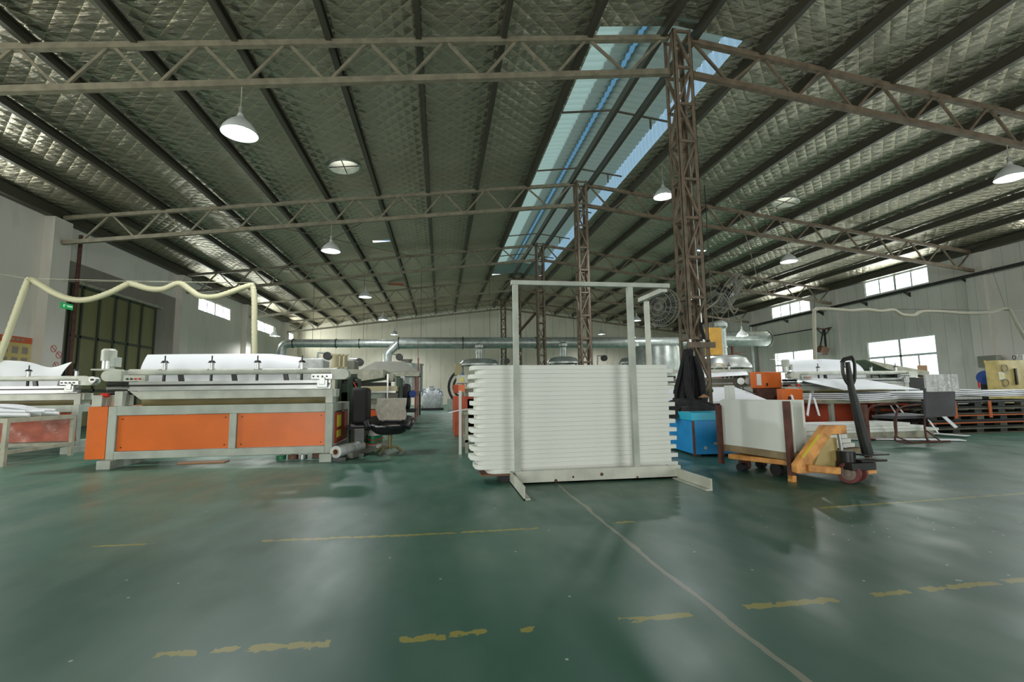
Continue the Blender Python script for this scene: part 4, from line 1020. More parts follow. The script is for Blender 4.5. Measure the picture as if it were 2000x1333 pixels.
# ------------------------------------------------------------------ blue bin, coat, column fans
bb = thing('blue_bin', (3.7, 6.6, 0), 'bright blue box bin with a lighter lid rim at the foot of the column', 'bin')
BM = Matrix.Translation((3.44, 6.12, 0)) @ Matrix.Rotation(math.radians(-6), 4, 'Z')
part(MB().box(0, .62, 0, 1.02, .03, .50, BM), 'bin_body', 'blue_paint', bb, .008)
part(MB().box(-.02, .64, -.02, 1.04, .49, .6, BM), 'lid', 'blue_lid', bb, .008)
part(MB().box(-.006, .02, -.008, .02, .02, .49, BM), 'corner_strip', 'rust_brown', bb)
part(MB().box(.28, .40, -.004, 0, .16, .19, BM).box(.14, .18, -.004, 0, .1, .14, BM), 'scuff_mark', 'grey_paint', bb)
part(MB().box(.02, .1, .02, .1, 0, .03, BM).box(.5, .58, .02, .1, 0, .03, BM).box(.02, .1, .9, .98, 0, .03, BM).box(.5, .58, .9, .98, 0, .03, BM), 'runner', 'black_plastic', bb)
# coat
def coat(a, b):
    an = -PI*.5+ (a-.5)*2.6; fold = .035*math.sin(a*31)+.02*math.sin(a*13+b*4)
    wdt = .06+.16*min(b*1.4, 1)
    x = 4.30+ (a-.5)*2*wdt*1.05 - .10*b; y = 7.68-.10*math.cos((a-.5)*PI)-fold*(.3+b); z = 1.62-1.02*b
    return Vector((x, y, z))
ct = thing('hanging_coat', (4.25, 7.6, .6), 'black quilted coat hanging from the nearest lattice column over the blue bin', 'coat')
part(MB().grid(coat, 36, 20, .02), 'coat_body', 'coat_cloth', ct)
def sleeve(x, s): return curve_pts([(x, 7.56, 1.5), (x+s*.04, 7.5, 1.2), (x+s*.05, 7.46, .9), (x+s*.02, 7.4, .68)], 6)
for x, s in ((4.2, -1), (4.36, 1)):
    P_ = sleeve(x, s); part(MB().tube(P_, .05, 10, rs=[.035+.025*min(1, i/6) for i in range(len(P_))]), 'sleeve', 'coat_cloth', ct)
def heap(a, b):
    x = 3.5+.72*a; y = 6.55+.95*b; e = math.sin(PI*a)**.5*math.sin(PI*b)**.5
    return Vector((x+.05*math.sin(b*9), y, .60+.19*e*(.55+.45*math.sin(a*7+b*9)**2)))
tag(MB().grid(heap, 22, 18, .012).build('coat_heap', 'coat_cloth'), 'crumpled black coat hem heaped on the lid of the blue bin', 'coat')
def flap(a, b): return Vector((3.42+.24*a-.10*b+.02*math.sin(a*8), 6.75-.12*math.sin(a*4)-.10*b, .66-.22*b*(1-.6*a)))
tag(MB().grid(flap, 12, 8, .012).build('coat_flap', 'coat_cloth'), 'black coat flap falling over the left lid edge of the blue bin', 'coat')
tag(MB().grid(lambda a, b: Vector((3.98+.12*a, 6.75+.12*b, .80+.045*math.sin(PI*a)*math.sin(PI*b))), 6, 6, .01).build('work_glove', 'cardboard'), 'tan work glove lying on the black coat heap', 'glove')
# green object and funnel on the column
tag(MB().lathe([(0, 0), (.04, .01), (.055, .05), (.03, .09), (0, .1)], at(1388, 768, 7.9), 12).build('green_knob', 'green_bin'), 'small green plastic knob on the right leg of the nearest column', 'knob')

def fan(cx, cy, cz, yaw, r, label, post, tilt=0.):
    f_ = thing('industrial_fan', (cx, cy, cz), label, 'fan')
    M = Matrix.Translation((cx, cy, cz)) @ Matrix.Rotation(tilt, 4, 'Y') @ Matrix.Rotation(yaw, 4, 'Z') @ Matrix.Rotation(PI/2, 4, 'X')
    mb = MB()
    def ring(rr, z): mb.tube([M @ Vector((rr*math.cos(2*PI*k/32), rr*math.sin(2*PI*k/32), z)) for k in range(33)], .005, 5, caps=False)
    for rr, z in ((r, 0), (r*.93, .07), (r*.93, -.07), (r*.7, .1), (r*.45, .11), (r*.2, .115)): ring(rr, z)
    for k in range(36):
        a = 2*PI*k/36; c_, s_ = math.cos(a), math.sin(a)
        mb.tube([M @ Vector((.1*r*c_, .1*r*s_, .115)), M @ Vector((.7*r*c_, .7*r*s_, .1)), M @ Vector((.93*r*c_, .93*r*s_, .07)), M @ Vector((r*c_, r*s_, 0)), M @ Vector((.93*r*c_, .93*r*s_, -.07)), M @ Vector((.3*r*c_, .3*r*s_, -.1))], .0022, 4, caps=False)
    part(mb, 'cage', 'stone_grey', f_)
    for k in range(3):
        a = 2*PI*k/3+.4
        def bl(u, v): 
            rr = .05+(r*.8-.05)*u; an = a+(v-.5)*.9*(.5+.5*u)
            return M @ Vector((rr*math.cos(an), rr*math.sin(an), -.03+.06*v))
        part(MB().grid(bl, 6, 6, .003), 'blade', 'dark_steel', f_)
    part(MB().cyl(M @ Vector((0, 0, -.22)), M @ Vector((0, 0, .04)), .075, 16), 'motor', 'dark_steel', f_)
    part(MB().bar(M @ Vector((0, 0, -.18)), post, .04), 'bracket', 'dark_steel', f_)
    return f_
fan(3.98, 7.95, 2.42, math.radians(-58), .36, 'round wire-cage fan on the left side of the nearest column', (XC-.19, 7.99, 2.3))
fan(5.22, 7.75, 2.66, math.radians(58), .40, 'round wire-cage fan on the right side of the nearest column', (XC+.19, 7.99, 2.45), math.radians(42))
tag(MB().tube(curve_pts([at(1408, 574, 7.6), at(1421, 590, 7.6), at(1433, 612, 7.6), at(1441, 603, 7.6), at(1434, 604, 7.6), at(1428, 596, 7.6), at(1414, 573, 7.6), at(1400, 590, 7.6), at(1378, 606, 7.7)], 6), .011, 6).build('power_cord', 'stone_grey'), 'pale loop of power cord hanging beside the right fan', 'cord')
# shelf with small tins on the column, rag
sh = thing('column_shelf', (XC, 7.99, 1.72), 'flat brown shelf bar fixed around the nearest column at head height', 'shelf')
part(B(XC-.26, XC+.26, 7.72, 7.77, 1.66, 1.76), 'shelf_bar', 'truss_brown', sh)
for k, (x, z_, m_) in enumerate(((XC-.21, .05, 'bright_steel'), (XC-.13, .03, 'dark_steel'), (XC+.05, .05, 'bright_steel'), (XC+.15, .04, 'dark_steel'))):
    tag(MB().cyl((x, 7.745, 1.76), (x, 7.745, 1.76+z_), .025, 12).build('small_tin', m_), '%s small tin from the left on the column shelf' % ORD[k], 'tin', 'tins on the column shelf')
tag(MB().cyl((XC-.2, 7.78, 1.62), (XC-.14, 7.78, 1.40), .05, 12, .025).build('steel_funnel', 'bright_steel'), 'shiny steel funnel hanging under the column shelf', 'funnel')
tag(MB().tube(curve_pts([(XC+.02, 7.76, 2.1), (XC-.02, 7.7, 2.02), (XC+.03, 7.72, 1.9), (XC+.06, 7.75, 1.8)], 5), .03, 8).build('dark_rag', 'coat_cloth'), 'dark rag hanging in the nearest column above the shelf', 'rag')
tag(MB().tube([(XC+.06, 7.9, 6.8), (XC+.05, 7.85, 4.0), (XC+.1, 7.85, 1.8)], .014, 6).build('conduit_pipe', 'bright_steel'), 'thin shiny conduit running down inside the nearest column', 'pipe')

# ------------------------------------------------------------------ platform trolley on a pallet truck
pa = math.radians(10.5); TB = Vector((3.46, 4.30, 0)); tu = Vector((math.cos(pa), math.sin(pa), 0)); tw = Vector((-math.sin(pa), math.cos(pa), 0))
TM = Matrix(((tu.x, tw.x, 0, TB.x), (tu.y, tw.y, 0, TB.y), (0, 0, 1, 0), (0, 0, 0, 1)))
PW, PL_ = .96, 1.12   # width along tw, length along tu
tr = thing('platform_trolley', tuple(TM @ Vector((1, .5, 0))), 'low wooden stillage platform with four rusty corner stakes carrying white boards', 'trolley')
part(MB().box(0, PL_, 0, .05, .2, .27, TM).box(0, PL_, PW-.05, PW, .2, .27, TM).box(0, .05, .05, PW-.05, .2, .27, TM).box(PL_-.05, PL_, .05, PW-.05, .2, .27, TM), 'deck_frame', 'raw_wood', tr)
part(MB().box(.05, PL_-.05, .05, PW-.05, .22, .26, TM), 'deck', 'raw_wood', tr)
for (u_, v_, h_, z0) in ((-.045, -.02, .79, .03), (-.045, PW-.05, .73, .05), (PL_, .02, .73, .05), (PL_-.2, PW, .74, 0)):
    part(MB().box(u_, u_+.05, v_, v_+.05, z0, h_, TM), 'stake', 'rust_brown', tr)
part(MB().box(-.045, .0, -.03, .03, .0, .06, TM), 'front_foot', 'jack_yellow', tr)
# casters
for (u_, v_, kk) in ((.1, PW-.25, 0), (.1, .28, 1), (PL_-.2, .1, 2), (PL_-.2, PW-.1, 3)):
    c0 = TM @ Vector((u_, v_, .07)); part(MB().cyl(c0-tu*.025, c0+tu*.025, .07, 18), 'caster_wheel', 'black_rubber' if kk == 1 else 'rust_brown', tr)
    part(MB().box(u_-.03, u_+.03, v_-.03, v_+.03, .13, .2, TM), 'caster_fork', 'rust_brown', tr)
# standing boards
for k in range(3):
    u_ = .02+.035*k; hh = (.79, .80, .75)[k]
    def bd(a, b): return TM @ Vector((u_+.012*math.sin(PI*a), -.0+(PW-.0-.06)*a+.03, .272+(hh-.272)*b))
    tag(MB().grid(bd, 12, 2, .014).build('foam_board', 'white_foam'), ['front white board standing upright on the trolley', 'second white board standing behind the front one on the trolley', 'third white board standing on the trolley, lowest of three'][k], 'board', 'boards standing on the trolley')
tag(MB().box(.16, .19, -.02, .12, .272, .80, TM).build('foam_board', 'white_foam'), 'narrow white board edge standing right of the front stake', 'board')
def pile(a, b): return TM @ Vector((.28+(PL_-.36)*a, .06+(PW-.14)*b, .42+.10*a+.012*math.sin(a*8)-.15*(1-b)*(1-a)))
for k in range(5):
    z0 = .272+.045*k; sh_ = .02*k
    tag(MB().box(.22+sh_, PL_-.06-.01*k, .12+.03*k, PW-.08, z0, z0+.042, TM).build('foam_board', 'white_foam'), 'flat white foam board lying on the trolley, %s from the bottom' % ORD[k], 'board', 'boards lying on the trolley')
tag(MB().grid(lambda a, b: TM @ Vector((.17+.6*a, .0+.4*b, .285+.10*b*(.4+a)-.01*math.sin(a*6))), 12, 8, .008).build('crumpled_film', 'white_sheet'), 'bright white offcut sheet lying at the near edge of the trolley', 'sheet')
# pallet truck
pj = thing('pallet_truck', (3.95, 4.1, 0), 'yellow hand pallet truck with a tall dark loop handle under the trolley', 'pallet truck')
fd = Vector((-.43, .90, 0)).normalized(); sd_ = Vector((fd.y, -fd.x, 0)); J0 = Vector((3.96, 4.13, 0))
JM = Matrix(((fd.x, sd_.x, 0, J0.x), (fd.y, sd_.y, 0, J0.y), (0, 0, 1, 0), (0, 0, 0, 1)))
def J(a, b, c_): return JM @ Vector((a, b, c_))
for s in (-1, 1):
    w0 = .0
    part(MB().box(.38, 1.12, s*.2-.075, s*.2+.075, .13, .185, JM), 'fork', 'jack_yellow', pj, .008)
    wp = J(1.0, s*.2, .045); part(MB().cyl(wp-sd_*.05, wp+sd_*.05, .045, 16), 'fork_roller', 'black_rubber', pj)
    wc = J(0, s*.075, .1); wl = part(MB().lathe([(.068, -.025), (.096, -.025), (.1, 0), (.096, .025), (.068, .025)], wc, 28, Matrix.Rotation(PI/2, 4, 'X').to_3x3().to_4x4() if False else (sd_.to_track_quat('Z', 'Y').to_matrix().to_4x4())), 'steering_wheel', 'wheel_red', pj)
    mq = sd_.to_track_quat('Z', 'Y').to_matrix().to_4x4()
    mb = MB().lathe([(0, -.03), (.03, -.032), (.03, -.02), (.072, -.016), (.072, .016), (.03, .02), (.03, .032), (0, .03)], wc, 24, mq)
    for k in range(5):
        a = 2*PI*k/5; q = mq @ Vector((math.cos(a), math.sin(a), 0)); mb.bar(wc+q*.02, wc+q*.072, .012, .042)
    part(mb, 'wheel_hub', 'wheel_hub', wl)
# the tall bridge (orange gooseneck): sloping from handle head down to the forks, drawn in the plane of the view
part(MB().prism([(3.93, .55), (3.70, .555), (3.36, .19), (3.36, .11), (3.52, .11), (3.53, .20), (3.76, .465), (3.93, .47)], 4.12, 4.2), 'bridge_plate', 'jack_yellow', pj, .006)
part(MB().prism([(3.64, .13), (3.92, .13), (3.92, .42), (3.78, .42)], 4.24, 4.28), 'bridge_web', 'gold_paint', pj)
part(MB().bar((3.42, 4.115, .26), (3.62, 4.115, .47), .004, .03, (0, 1, 0)), 'brand_strip', 'sign_yellow', pj)
part(MB().bar((3.46, 4.1, .16), (3.80, 4.1, .12), .03, .07), 'push_rod', 'jack_yellow', pj, .01)
part(MB().cyl((3.93, 4.2, .26), (3.91, 4.2, .50), .018, 12), 'piston_rod', 'bright_steel', pj)
part(MB().cyl((3.94, 4.16, .14), (3.94, 4.16, .30), .075, 20), 'pump_body', 'dark_steel', pj, .006)
part(MB().box(4.0, 4.28, 4.05, 4.2, .20, .22).box(4.02, 4.3, 4.04, 4.22, .26, .275).box(3.86, 4.12, 4.02, 4.2, .13, .2), 'pump_bracket', 'dark_steel', pj, .004)
part(MB().box(4.1, 4.22, 4.12, 4.5, .08, .2), 'axle_plate', 'jack_yellow', pj)
part(MB().tube([(4.12, 4.1, .26), (4.08, 4.1, .45), (4.03, 4.1, .75), (4.0, 4.1, .93), (3.985, 4.1, 1.17)], .028, 10, rs=[.05, .046, .038, .03, .02]), 'handle_shaft', 'dark_steel', pj)
part(MB().tube(curve_pts([(4.0, 4.1, .92), (3.95, 4.1, .98), (3.925, 4.1, 1.06), (3.925, 4.1, 1.15), (3.94, 4.1, 1.185), (4.03, 4.1, 1.215), (4.06, 4.1, 1.17), (4.06, 4.1, 1.08), (4.045, 4.1, .99), (4.0, 4.1, .92)], 5), .014, 8), 'handle_loop', 'dark_steel', pj)
part(MB().tube([(3.925, 4.1, 1.165), (3.95, 4.1, 1.195), (4.04, 4.1, 1.215)], .02, 8), 'grip', 'black_rubber', pj)

# ------------------------------------------------------------------ right side machines, tables, pallets
# E: machine in the right middle
cutting_machine(7.95, 11.0, 9.6, 'pale cutting machine with a dull orange front, before the large right window', None, panel='rust_orange', end_left=False, cylf=(.22, .45, .68, .9))
tag(arch_sheet(8.35, 10.3, 10.1, 1.15, 1.66, 10.9, .004, .03).build('foam_sheet', 'white_sheet'), 'white foam sheet arching behind the machine before the right window', 'sheet')
x0, x1, z0, z1 = R2(1700, 705, 1810, 735, 10.6)
cv = thing('slanted_cover', (x0, 10.6, 0), 'long slanted cream cover dropping to the right, below the large right window', 'cover')
pA, pB, pC, pD = at(1690, 703, 10.8), at(1815, 726, 10.8), at(1815, 736, 10.8), at(1735, 722, 10.8)
part(MB().prism([(pA.x, pA.z), (pB.x, pB.z), (pC.x, pC.z), (pD.x, pD.z)], 10.8, 12.0), 'cover_top', 'dirty_paint', cv)
part(B(pD.x, pC.x+.1, 11.0, 11.8, .0, 1.16), 'cover_body', 'black_plastic', cv)
# pale table in front with sheets running to the right
tb = thing('sheet_table', (8.6, 8.6, 0), 'long cream table carrying white sheets in front of the right machine', 'table')
part(B(7.55, 9.75, 8.35, 9.35, .60, .68), 'table_top', 'dirty_paint', tb)
for x in (7.7, 9.6): part(B(x, x+.07, 8.4, 8.47, 0, .6), 'leg', 'grey_paint', tb); part(B(x, x+.07, 9.2, 9.27, 0, .6), 'leg', 'grey_paint', tb)
part(B(7.9, 9.6, 9.36, 9.38, .1, .56), 'rear_skirt', 'rust_orange', tb)
for k in range(4):
    ph = k*1.3
    def fn(a, b, k=k, ph=ph):
        x = 7.75+.05*k+(13.6-7.75)*a; y = 8.15+.06*k+1.15*b; sag = -.02*math.sin(a*9)*(1-b)-.015*math.sin(a*23)*(1-b)
        return Vector((x, y, .70+.035*k+sag+.012*(x > 9)))
    tag(MB().grid(fn, 60, 4, .022).build('foam_sheet', 'white_sheet'), 'wavy white foam sheet on the long right table, %s from the bottom' % ORD[k], 'sheet', 'white sheets on the long right table')
tag(MB().grid(lambda a, b: Vector((8.0+1.75*a, 8.35+1.35*b, .86+.26*b+.01*math.sin(a*5))), 10, 6, .01).build('foam_sheet', 'white_sheet'), 'white sheet sloping down from the right machine onto the table', 'sheet')
# black pallets
PZ = .125
def plastic_pallet(k):
    z = PZ*k; y0 = 7.75; x0_, x1_ = 9.15+.03*((k*7) % 3), 12.6
    p_ = thing('plastic_pallet', (10.8, y0, z), 'black slatted pallet, %s from the floor under the right white sheets' % ORD[k], 'pallet', 'stacked black pallets on the right')
    mb = MB()
    mb.box(x0_, x1_, y0, y0+1.1, z+.085, z+.118); mb.box(x0_, x1_, y0, y0+1.1, z+.002, z+.022)
    part(mb, 'deck', 'plastic_pallet' if k % 3 else 'dusty_pallet', p_)
    for j in range(7):
        x = x0_+(x1_-x0_-.16)*j/6; part(B(x, x+.16, y0+.01, y0+.12, z+.02, z+.095), 'block', 'dusty_pallet' if (j+k) % 4 == 0 else 'plastic_pallet', p_)
for k in range(5): plastic_pallet(k)
for k, (x, z) in enumerate(((9.75, 0), (10.55, 0))):
    tag(B(x, x+.07, 7.735, 7.75, .3, .62).build('pallet_strap', 'strap_orange'), ['orange upright strap on the black pallets, nearer the chair', 'orange upright strap on the black pallets, farther from the chair'][k], 'strap', 'straps on the black pallets')
for k, z in enumerate((.2, .34)):
    tag(B(9.15, 12.6, 7.725, 7.74, z, z+.02).build('pallet_strap', 'strap_orange'), ['lower long orange strip along the black pallets', 'upper long orange strip along the black pallets'][k], 'strap')

# chair with film over its back
cx, cy = 7.62, 6.75
ch = thing('cantilever_chair', (cx, cy, 0), 'grey tube-frame chair with clear plastic over its back, seen from behind on the right', 'chair')
def cback(a, b): return Vector((7.78+.56*a+.02*(1-b), 6.66-.03*math.sin(PI*a)-.05*b, .43+.46*b))
part(MB().grid(cback, 10, 8, .04), 'backrest', 'chair_grey', ch)
part(MB().grid(lambda a, b: Vector((7.8+.56*a, 6.60-.02*math.sin(PI*a)-.02*math.sin(a*14), .83+.28*b)), 16, 6, .07), 'film_cover', 'translucent_film', ch)
part(MB().grid(lambda a, b: Vector((7.35+.75*a, 6.75+.42*b, .44+.04*math.sin(PI*a)*math.sin(PI*b))), 10, 8, .05), 'seat', 'chair_grey', ch)
for y in (6.70, 7.22):
    part(MB().tube(curve_pts([(7.86, y, .45), (7.84, y, .2), (7.9, y, .03), (8.3, y, .015)], 6), .015, 8), 'leg_tube', 'rust_brown', ch)
    part(MB().tube(curve_pts([(7.95, y, .62), (7.5, y, .60), (7.34, y, .5), (7.30, y, .2), (7.34, y, .03), (8.3, y, .015)], 6), .015, 8), 'arm_tube', 'rust_brown', ch)
part(MB().tube([(7.32, 6.7, .1), (7.55, 6.7, .02)], .012, 6).tube([(7.86, 6.7, .2), (8.1, 6.7, .03)], .012, 6), 'brace', 'rust_brown', ch)
# sheets and strips on the floor near the chair
for k, (a, b, w_, z, lb) in enumerate((((1560, 858), (1880, 862), .22, .01, 'long white sheet strip on the floor in front of the chair'), ((1700, 842), (1890, 856), .16, .03, 'white strip on the floor reaching past the chair'), ((1640, 848), (1800, 852), .2, .05, 'white offcut strip lying under the chair'))):
    p, q = fl(*a), fl(*b); tag(MB().bar((p.x, p.y, z+.008), (q.x, q.y, z+.008), w_, .012).build('foam_offcut', 'white_sheet'), lb, 'foam strip')
for k, (a, b, Y, lb) in enumerate((((1828, 800), (1868, 836), 7.5, 'white angled profile leaning on the pallets beside the chair'), ((1815, 822), (1832, 846), 7.3, 'short white profile leaning beside the chair'), ((1738, 790), (1752, 812), 8.3, 'white strip hanging below the table left of the chair'), ((1748, 788), (1768, 812), 8.3, 'second white strip hanging below the table'), ((1583, 770), (1577, 812), 8.2, 'white strip leaning at the left table leg'), ((1590, 778), (1600, 812), 8.25, 'white strip crossing at the left table leg'), ((1546, 772), (1556, 805), 8.0, 'narrow white strip before the lower orange box'))):
    p, q = at(*a, Y), at(*b, Y-.25); tag(MB().bar(p, q, .07 if k < 2 else .045, .01, (0, 1, 0)).build('foam_profile', 'white_sheet'), lb, 'foam strip')
# low pallet with white sheets behind the trolley (right)
fs = thing('low_pallet', (6.9, 7.6, 0), 'low olive pallet with white sheets lying behind the trolley', 'pallet')
part(B(5.9, 8.9, 7.45, 8.2, .0, .12), 'pallet_base', 'dirty_paint', fs)
for k in range(3):
    tag(B(5.8+.1*k, 8.95-.25*k, 7.4+.04*k, 8.15, .122+.05*k, .168+.05*k).build('foam_board', 'white_foam'), 'white board lying on the low pallet behind the trolley, %s from the bottom' % ORD[k], 'board', 'boards on the low pallet')
# orange boxes
o1 = thing('control_cabinet', (7.6, 10, 0), 'upper orange control cabinet with a paper notice on its front', 'cabinet')
x0, x1, z0, z1 = R2(1475, 727, 1528, 758, 10.2)
part(B(x0, x1, 10.2, 10.4, z0, z1), 'cabinet_body', 'orange_panel', o1, .01)
p0, p1 = at(1478, 731, 10.18), at(1488, 753, 10.18); part(B(p0.x, p1.x, 10.185, 10.2, p1.z, p0.z), 'paper_notice', 'paper', o1)
p0 = at(1498, 752, 10.18); part(B(p0.x, p0.x+.03, 10.18, 10.2, p0.z-.03, p0.z+.04), 'handle', 'dark_steel', o1)
part(B(x0+.03, x1-.03, 10.22, 10.38, 0, z0), 'stand', 'rust_brown', o1)
o2 = thing('control_cabinet', (8, 9.6, 0), 'lower orange control cabinet standing on the floor behind the strips', 'cabinet')
x0, x1, z0, z1 = R2(1528, 760, 1570, 790, 8.8)
part(B(x0, x1, 8.8, 8.98, .05, z1), 'cabinet_body', 'orange_panel', o2, .01)
p0 = at(1541, 778, 8.78); part(B(p0.x, p0.x+.05, 8.78, 8.8, p0.z-.03, p0.z+.03), 'lock', 'dark_steel', o2)
part(B(x0+.02, x1-.02, 8.82, 8.96, 0, .05), 'plinth', 'dark_steel', o2)
x0, x1, z0, z1 = R2(1538, 790, 1562, 812, 8.6)
tag(B(x0, x1, 8.55, 8.76, 0, z1).build('plastic_crate', 'motor_blue'), 'dark blue crate on the floor below the lower orange cabinet', 'crate')
p0 = at(1560, 753, 9.5); sb = thing('stop_button', (p0.x, 9.5, p0.z), 'red mushroom button on a cream bar above the lower orange cabinet', 'button')
part(MB().cyl((p0.x, 9.5, p0.z-.03), (p0.x, 9.5, p0.z+.03), .035, 14), 'button_cap', 'red_plastic', sb)
part(B(p0.x-.3, p0.x+.5, 9.48, 9.56, p0.z-.12, p0.z-.03), 'mount_bar', 'cream_paint', sb); part(B(p0.x+.3, p0.x+.36, 9.49, 9.55, 0, p0.z-.12), 'post', 'cream_paint', sb)
# D: machine line between the column and the orange cabinet
d_ = thing('cutting_machine', (6.5, 11.5, 0), 'pale machine line crossing behind the nearest lattice column', 'machine')
x0, x1 = at(1285, 740, 11.5).x, at(1470, 740, 11.5).x
def zz(py, px=1400): return at(px, py, 11.5).z
part(B(x0, x1, 11.5, 11.62, zz(729), zz(722)), 'upper_beam', 'cream_paint', d_)
part(B(x0, x1, 11.5, 11.6, zz(748), zz(740)), 'guide_rail', 'stone_grey', d_)
part(B(x0, x1, 11.6, 11.8, zz(757), zz(751)), 'lower_beam', 'dirty_paint', d_)
part(B(x0+.1, x0+.9, 11.6, 12.2, 0, zz(757)), 'left_stand', 'rust_orange', d_)
part(B(x1-.9, x1-.1, 11.9, 12.4, 0, zz(757)), 'right_stand', 'rust_brown', d_)
part(PB(MB(), 1396, 730, 1410, 738, 11.45, .1), 'orange_box', 'orange_panel', d_)
part(PB(MB(), 1298, 735, 1320, 740, 11.45, .1), 'black_box', 'black_plastic', d_)
part(MB().tube(curve_pts([at(1395, 722, 11.6), at(1397, 712, 11.6), at(1412, 712, 11.6), at(1414, 722, 11.6)], 5), .015, 6), 'gold_handle', 'gold_paint', d_)
for px in (1412, 1420, 1428, 1436, 1445): part(MB().cyl(at(px, 731, 11.45), at(px, 739, 11.45), .03, 10), 'valve', 'dark_steel', d_)
for px in (1447, 1462): part(MB().cyl(at(px, 745, 11.35), at(px, 745, 11.5), .09, 16), 'pulley', 'aluminium', d_)
part(PB(MB(), 1455, 730, 1475, 752, 11.6, .4), 'gear_case', 'dirty_paint', d_)
small_air_cylinder(d_, at(1426, 720, 11.5).x, 11.55, at(1426, 717, 11.5).z)
tag(MB().grid(lambda a, b: Vector((6.1+1.9*a+.35*b, 11.3+.8*b, 1.2+.16*math.sin(PI*b)+.08*a)), 10, 8, .01).build('foam_sheet', 'white_sheet'), 'pale sheet hump over the machine line behind the column', 'sheet')
# sloping white sheet table
tb = thing('sloping_table', (6.3, 9.3, 0), 'wide sloping white-topped table between the column and the upper orange cabinet', 'table')
q = [at(1285, 758, 11.2), at(1435, 756, 11.2), at(1500, 782, 8.6), at(1300, 787, 8.6)]
mb = MB(); lo = [mb.b.verts.new(p) for p in q]; hi = [mb.b.verts.new(p+Vector((0, 0, -.04))) for p in q]
mb.b.faces.new(lo); mb.b.faces.new(hi[::-1])
for k in range(4): mb.b.faces.new((lo[k], hi[k], hi[(k+1) % 4], lo[(k+1) % 4]))
part(mb, 'white_top', 'white_sheet', tb)
part(MB().bar(at(1438, 757, 11.1)+Vector((.02, 0, .02)), at(1475, 772, 9.6)+Vector((.02, 0, .02)), .03, .008), 'black_edge', 'black_plastic', tb)
part(B(5.2, 7.0, 9.2, 9.3, .55, .66), 'front_rail', 'rust_brown', tb)
for x in (5.3, 6.9): part(B(x, x+.08, 9.2, 9.28, 0, .55), 'leg', 'rust_brown', tb)
part(B(5.9, 6.6, 8.9, 9.15, .50, .56), 'orange_rail', 'strap_orange', tb)
part(B(5.2, 5.9, 9.6, 10.6, .1, .5), 'lower_box', 'rust_orange', tb)
tag(MB().grid(lambda a, b: Vector((4.82+.17*a-.02*b, 7.45+.05*math.sin(a*4), .0+.98*b)), 6, 6, .012).build('foam_board', 'white_foam'), 'pale board standing upright behind the trolley beside the blue bin', 'board')
tag(MB().box(3.15, 3.75, 7.9, 8.5, 0, .5).build('speckled_sack', 'sack_white', bevel=.06), 'white speckled sack between the white stack and the blue bin', 'sack')

# wall fittings on the right
cb = thing('wall_control_box', (XR-.2, 14.4, 1.65), 'grey-green control box with a yellow label on the right wall pier', 'control box')
part(B(XR-.42, XR-.16, 14.02, 14.62, 1.58, 2.0), 'box_body', 'stone_grey', cb, .01)
part(B(XR-.425, XR-.42, 14.35, 14.42, 1.72, 1.84), 'warning_label', 'sign_yellow', cb)
gp = thing('gold_press', (17, 11.6, 0), 'gold-yellow machine housing with round covers and warning labels at the right edge', 'machine')
x0, x1, z0, z1 = R2(1948, 704, 2040, 790, 11.6)
part(B(x0, x1, 11.6, 11.95, 0, z1), 'housing', 'gold_paint', gp, .02)
for px, py in ((1962, 720), (1964, 748), (2012, 722)):
    p0 = at(px, py, 11.58); part(MB().lathe([(.09, 0), (.12, 0), (.12, .02), (.09, .02), (.09, 0)], p0, 20, Matrix.Rotation(PI/2, 4, 'X')), 'round_cover', 'olive_tube', gp)
p0, p1 = at(1951, 727, 11.59), at(1963, 742, 11.59)
lbp = part(B(p0.x, p1.x, 11.585, 11.6, p1.z, p0.z), 'warning_label', 'paper', gp)
part(MB().prism([(p0.x+.04, p1.z+.07), (p1.x-.04, p1.z+.07), ((p0.x+p1.x)/2, p0.z-.03)], 11.578, 11.585), 'warning_triangle', 'sign_yellow', lbp)
part(PB(MB(), 1983, 720, 1990, 752, 11.55, .05), 'lever', 'dark_steel', gp)
p0 = at(1981, 700, 11.8); part(MB().tube([p0+Vector((.06*math.cos(a), 0, .06*math.sin(a)+.02)) for a in [2*PI*k/16 for k in range(17)]], .012, 6), 'lifting_eye', 'dark_steel', gp)
p0 = at(1998, 705, 12); part(MB().cyl(p0, p0+Vector((0, 0, .15)), .05, 14).cyl(p0+Vector((0, 0, .15)), p0+Vector((0, 0, .19)), .11, 16), 'valve_cap', 'aluminium', gp)
p0 = at(1930, 738, 12.4); mo = thing('electric_motor', (p0.x, 12.4, 0), 'dark blue electric motor beside the gold machine', 'motor')
part(MB().cyl(p0+Vector((-.1, 0, 0)), p0+Vector((.3, .2, 0)), .22, 20), 'motor_body', 'motor_blue', mo); part(B(p0.x-.05, p0.x+.2, 12.3, 12.6, 0, p0.z-.1), 'motor_stand', 'dark_steel', mo)
# long shelf/bench with blue box behind the film chair
bn = thing('wall_bench', (17, 13.6, 0), 'low grey bench rail running along under the right wall', 'bench')
part(B(12.2, 16.4, 13.2, 13.6, .98, 1.06), 'bench_top', 'dirty_paint', bn)
for x in (12.5, 14.4, 16.2): part(B(x, x+.06, 13.3, 13.36, 0, .98), 'leg', 'dark_steel', bn)
p0 = at(1910, 752, 13.2); part(B(p0.x, p0.x+.1, 13.15, 13.2, p0.z-.1, p0.z+.12), 'red_fitting', 'red_plastic', bn)
p0, p1 = at(1797, 714, 13.22), at(1812, 727, 13.22)
tag(B(p0.x, p1.x, 13.22, 13.32, 1.061, p0.z).build('cardboard_box', 'cardboard'), 'small brown cardboard box in front of the large right window', 'box')
tag(MB().tube([(12.25, 13.44, 1.225), (14.4, 13.44, 1.225)], .16, 14).build('wrapped_bundle', 'stone_grey'), 'blue-grey wrapped bundle lying below the large right window', 'bundle')
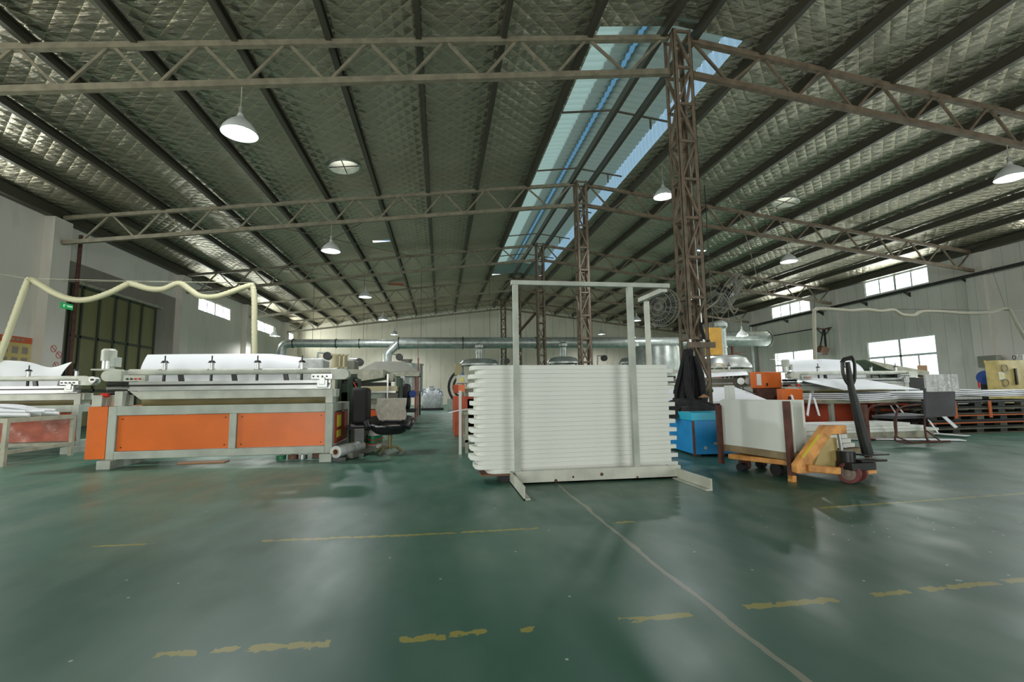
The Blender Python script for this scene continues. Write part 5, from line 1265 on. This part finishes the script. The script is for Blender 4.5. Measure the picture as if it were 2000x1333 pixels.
# right wall service pipe on brackets and the high conduit
pp_ = thing('wall_pipe', (XR-.35, 20, 4.9), 'long grey rail pipe along the right wall under the high windows', 'pipe')
part(MB().bar((XR-.3, 9.0, 5.12), (XR-.3, 27.5, 4.94), .1, .12), 'pipe', 'dark_steel', pp_)
for y in (12.0, 14.9, 17.2, 19.3, 21.9, 24.5): z_ = 5.12-.18*(y-9)/18.5; part(MB().prism([(XR-.36, z_-.06), (XR, z_-.06), (XR, z_-.26)], y-.02, y+.02), 'pipe_bracket', 'dark_steel', pp_)
tag(MB().bar((XR-.1, 22.2, 4.1), (XR-.1, 27.6, 4.12), .05).build('wall_conduit', 'dark_steel'), 'thin dark conduit on the right wall below the rail pipe', 'conduit')
tag(MB().tube([(XR-.3, 27.4, 0), (XR-.3, 27.4, 4.9)], .12, 12).build('corner_pipe', 'galvanised'), 'vertical grey pipe on the right wall behind the duct end', 'pipe')
br = thing('wall_bracket', (XR-.3, 21.9, 3.4), 'rusty hoist bracket hanging on the right wall between the windows', 'bracket')
bx_ = [at(1594, 643, 21.3), at(1622, 643, 21.3)]
X_ = bx_[0].x; Xr = bx_[1].x; yy = 21.3
part(MB().bar(bx_[0], bx_[1], .06), 'top_arm', 'rust_brown', br)
part(MB().bar(at(1608, 643, yy), at(1600, 690, yy), .05).bar(at(1610, 643, yy), at(1614, 690, yy), .07).bar(at(1596, 643, yy), at(1608, 656, yy), .04).bar(at(1620, 643, yy), at(1611, 656, yy), .04), 'hanging_arm', 'dark_steel', br)
part(MB().bar(at(1600, 682, yy), at(1614, 688, yy), .3, .35), 'counterweight', 'brown_board', br)
part(MB().bar(at(1608, 643, yy), (XR, 21.3, 4.05), .05), 'wall_stay', 'dark_steel', br)
# rusty wall rack in the far right
rr = thing('wall_rack', (15, 27, 2.5), 'dark rusty shelf rack on posts behind the broad white hood', 'rack')
for py in (676, 691): part(MB().bar(at(1413, py+3, 26), at(1455, py-3, 26), .08), 'shelf_bar', 'rust_brown', rr)
part(MB().bar(at(1430, 670, 26), (at(1430, 670, 26).x, 26, 0), .12), 'post', 'rust_brown', rr)
# overhead hose on the right
def h2(px, py, Y=11.0): return tuple(at(px, py, Y))
hose([h2(1593, 760), h2(1592, 700), h2(1590, 620), h2(1594, 605), h2(1620, 604), h2(1660, 607), h2(1690, 605), h2(1720, 608), h2(1745, 606), h2(1762, 615), h2(1785, 616), h2(1800, 609), h2(1840, 609), h2(1880, 612), h2(1925, 611), h2(1950, 605), h2(1965, 603), h2(1972, 606), h2(1985, 632), h2(2006, 668), h2(2060, 760)], .045, 'hose_grey', 'grey-beige corrugated hose strung level across the right wall')
tag(MB().tube([h2(1590, 603), h2(2000, 607)], .006, 5).tube([h2(1964, 603), h2(1935, 520)], .004, 5).tube([h2(1590, 603), h2(1592, 570)], .006, 5).build('support_cable', 'dark_steel'), 'thin cable holding up the grey hose on the right', 'cable')
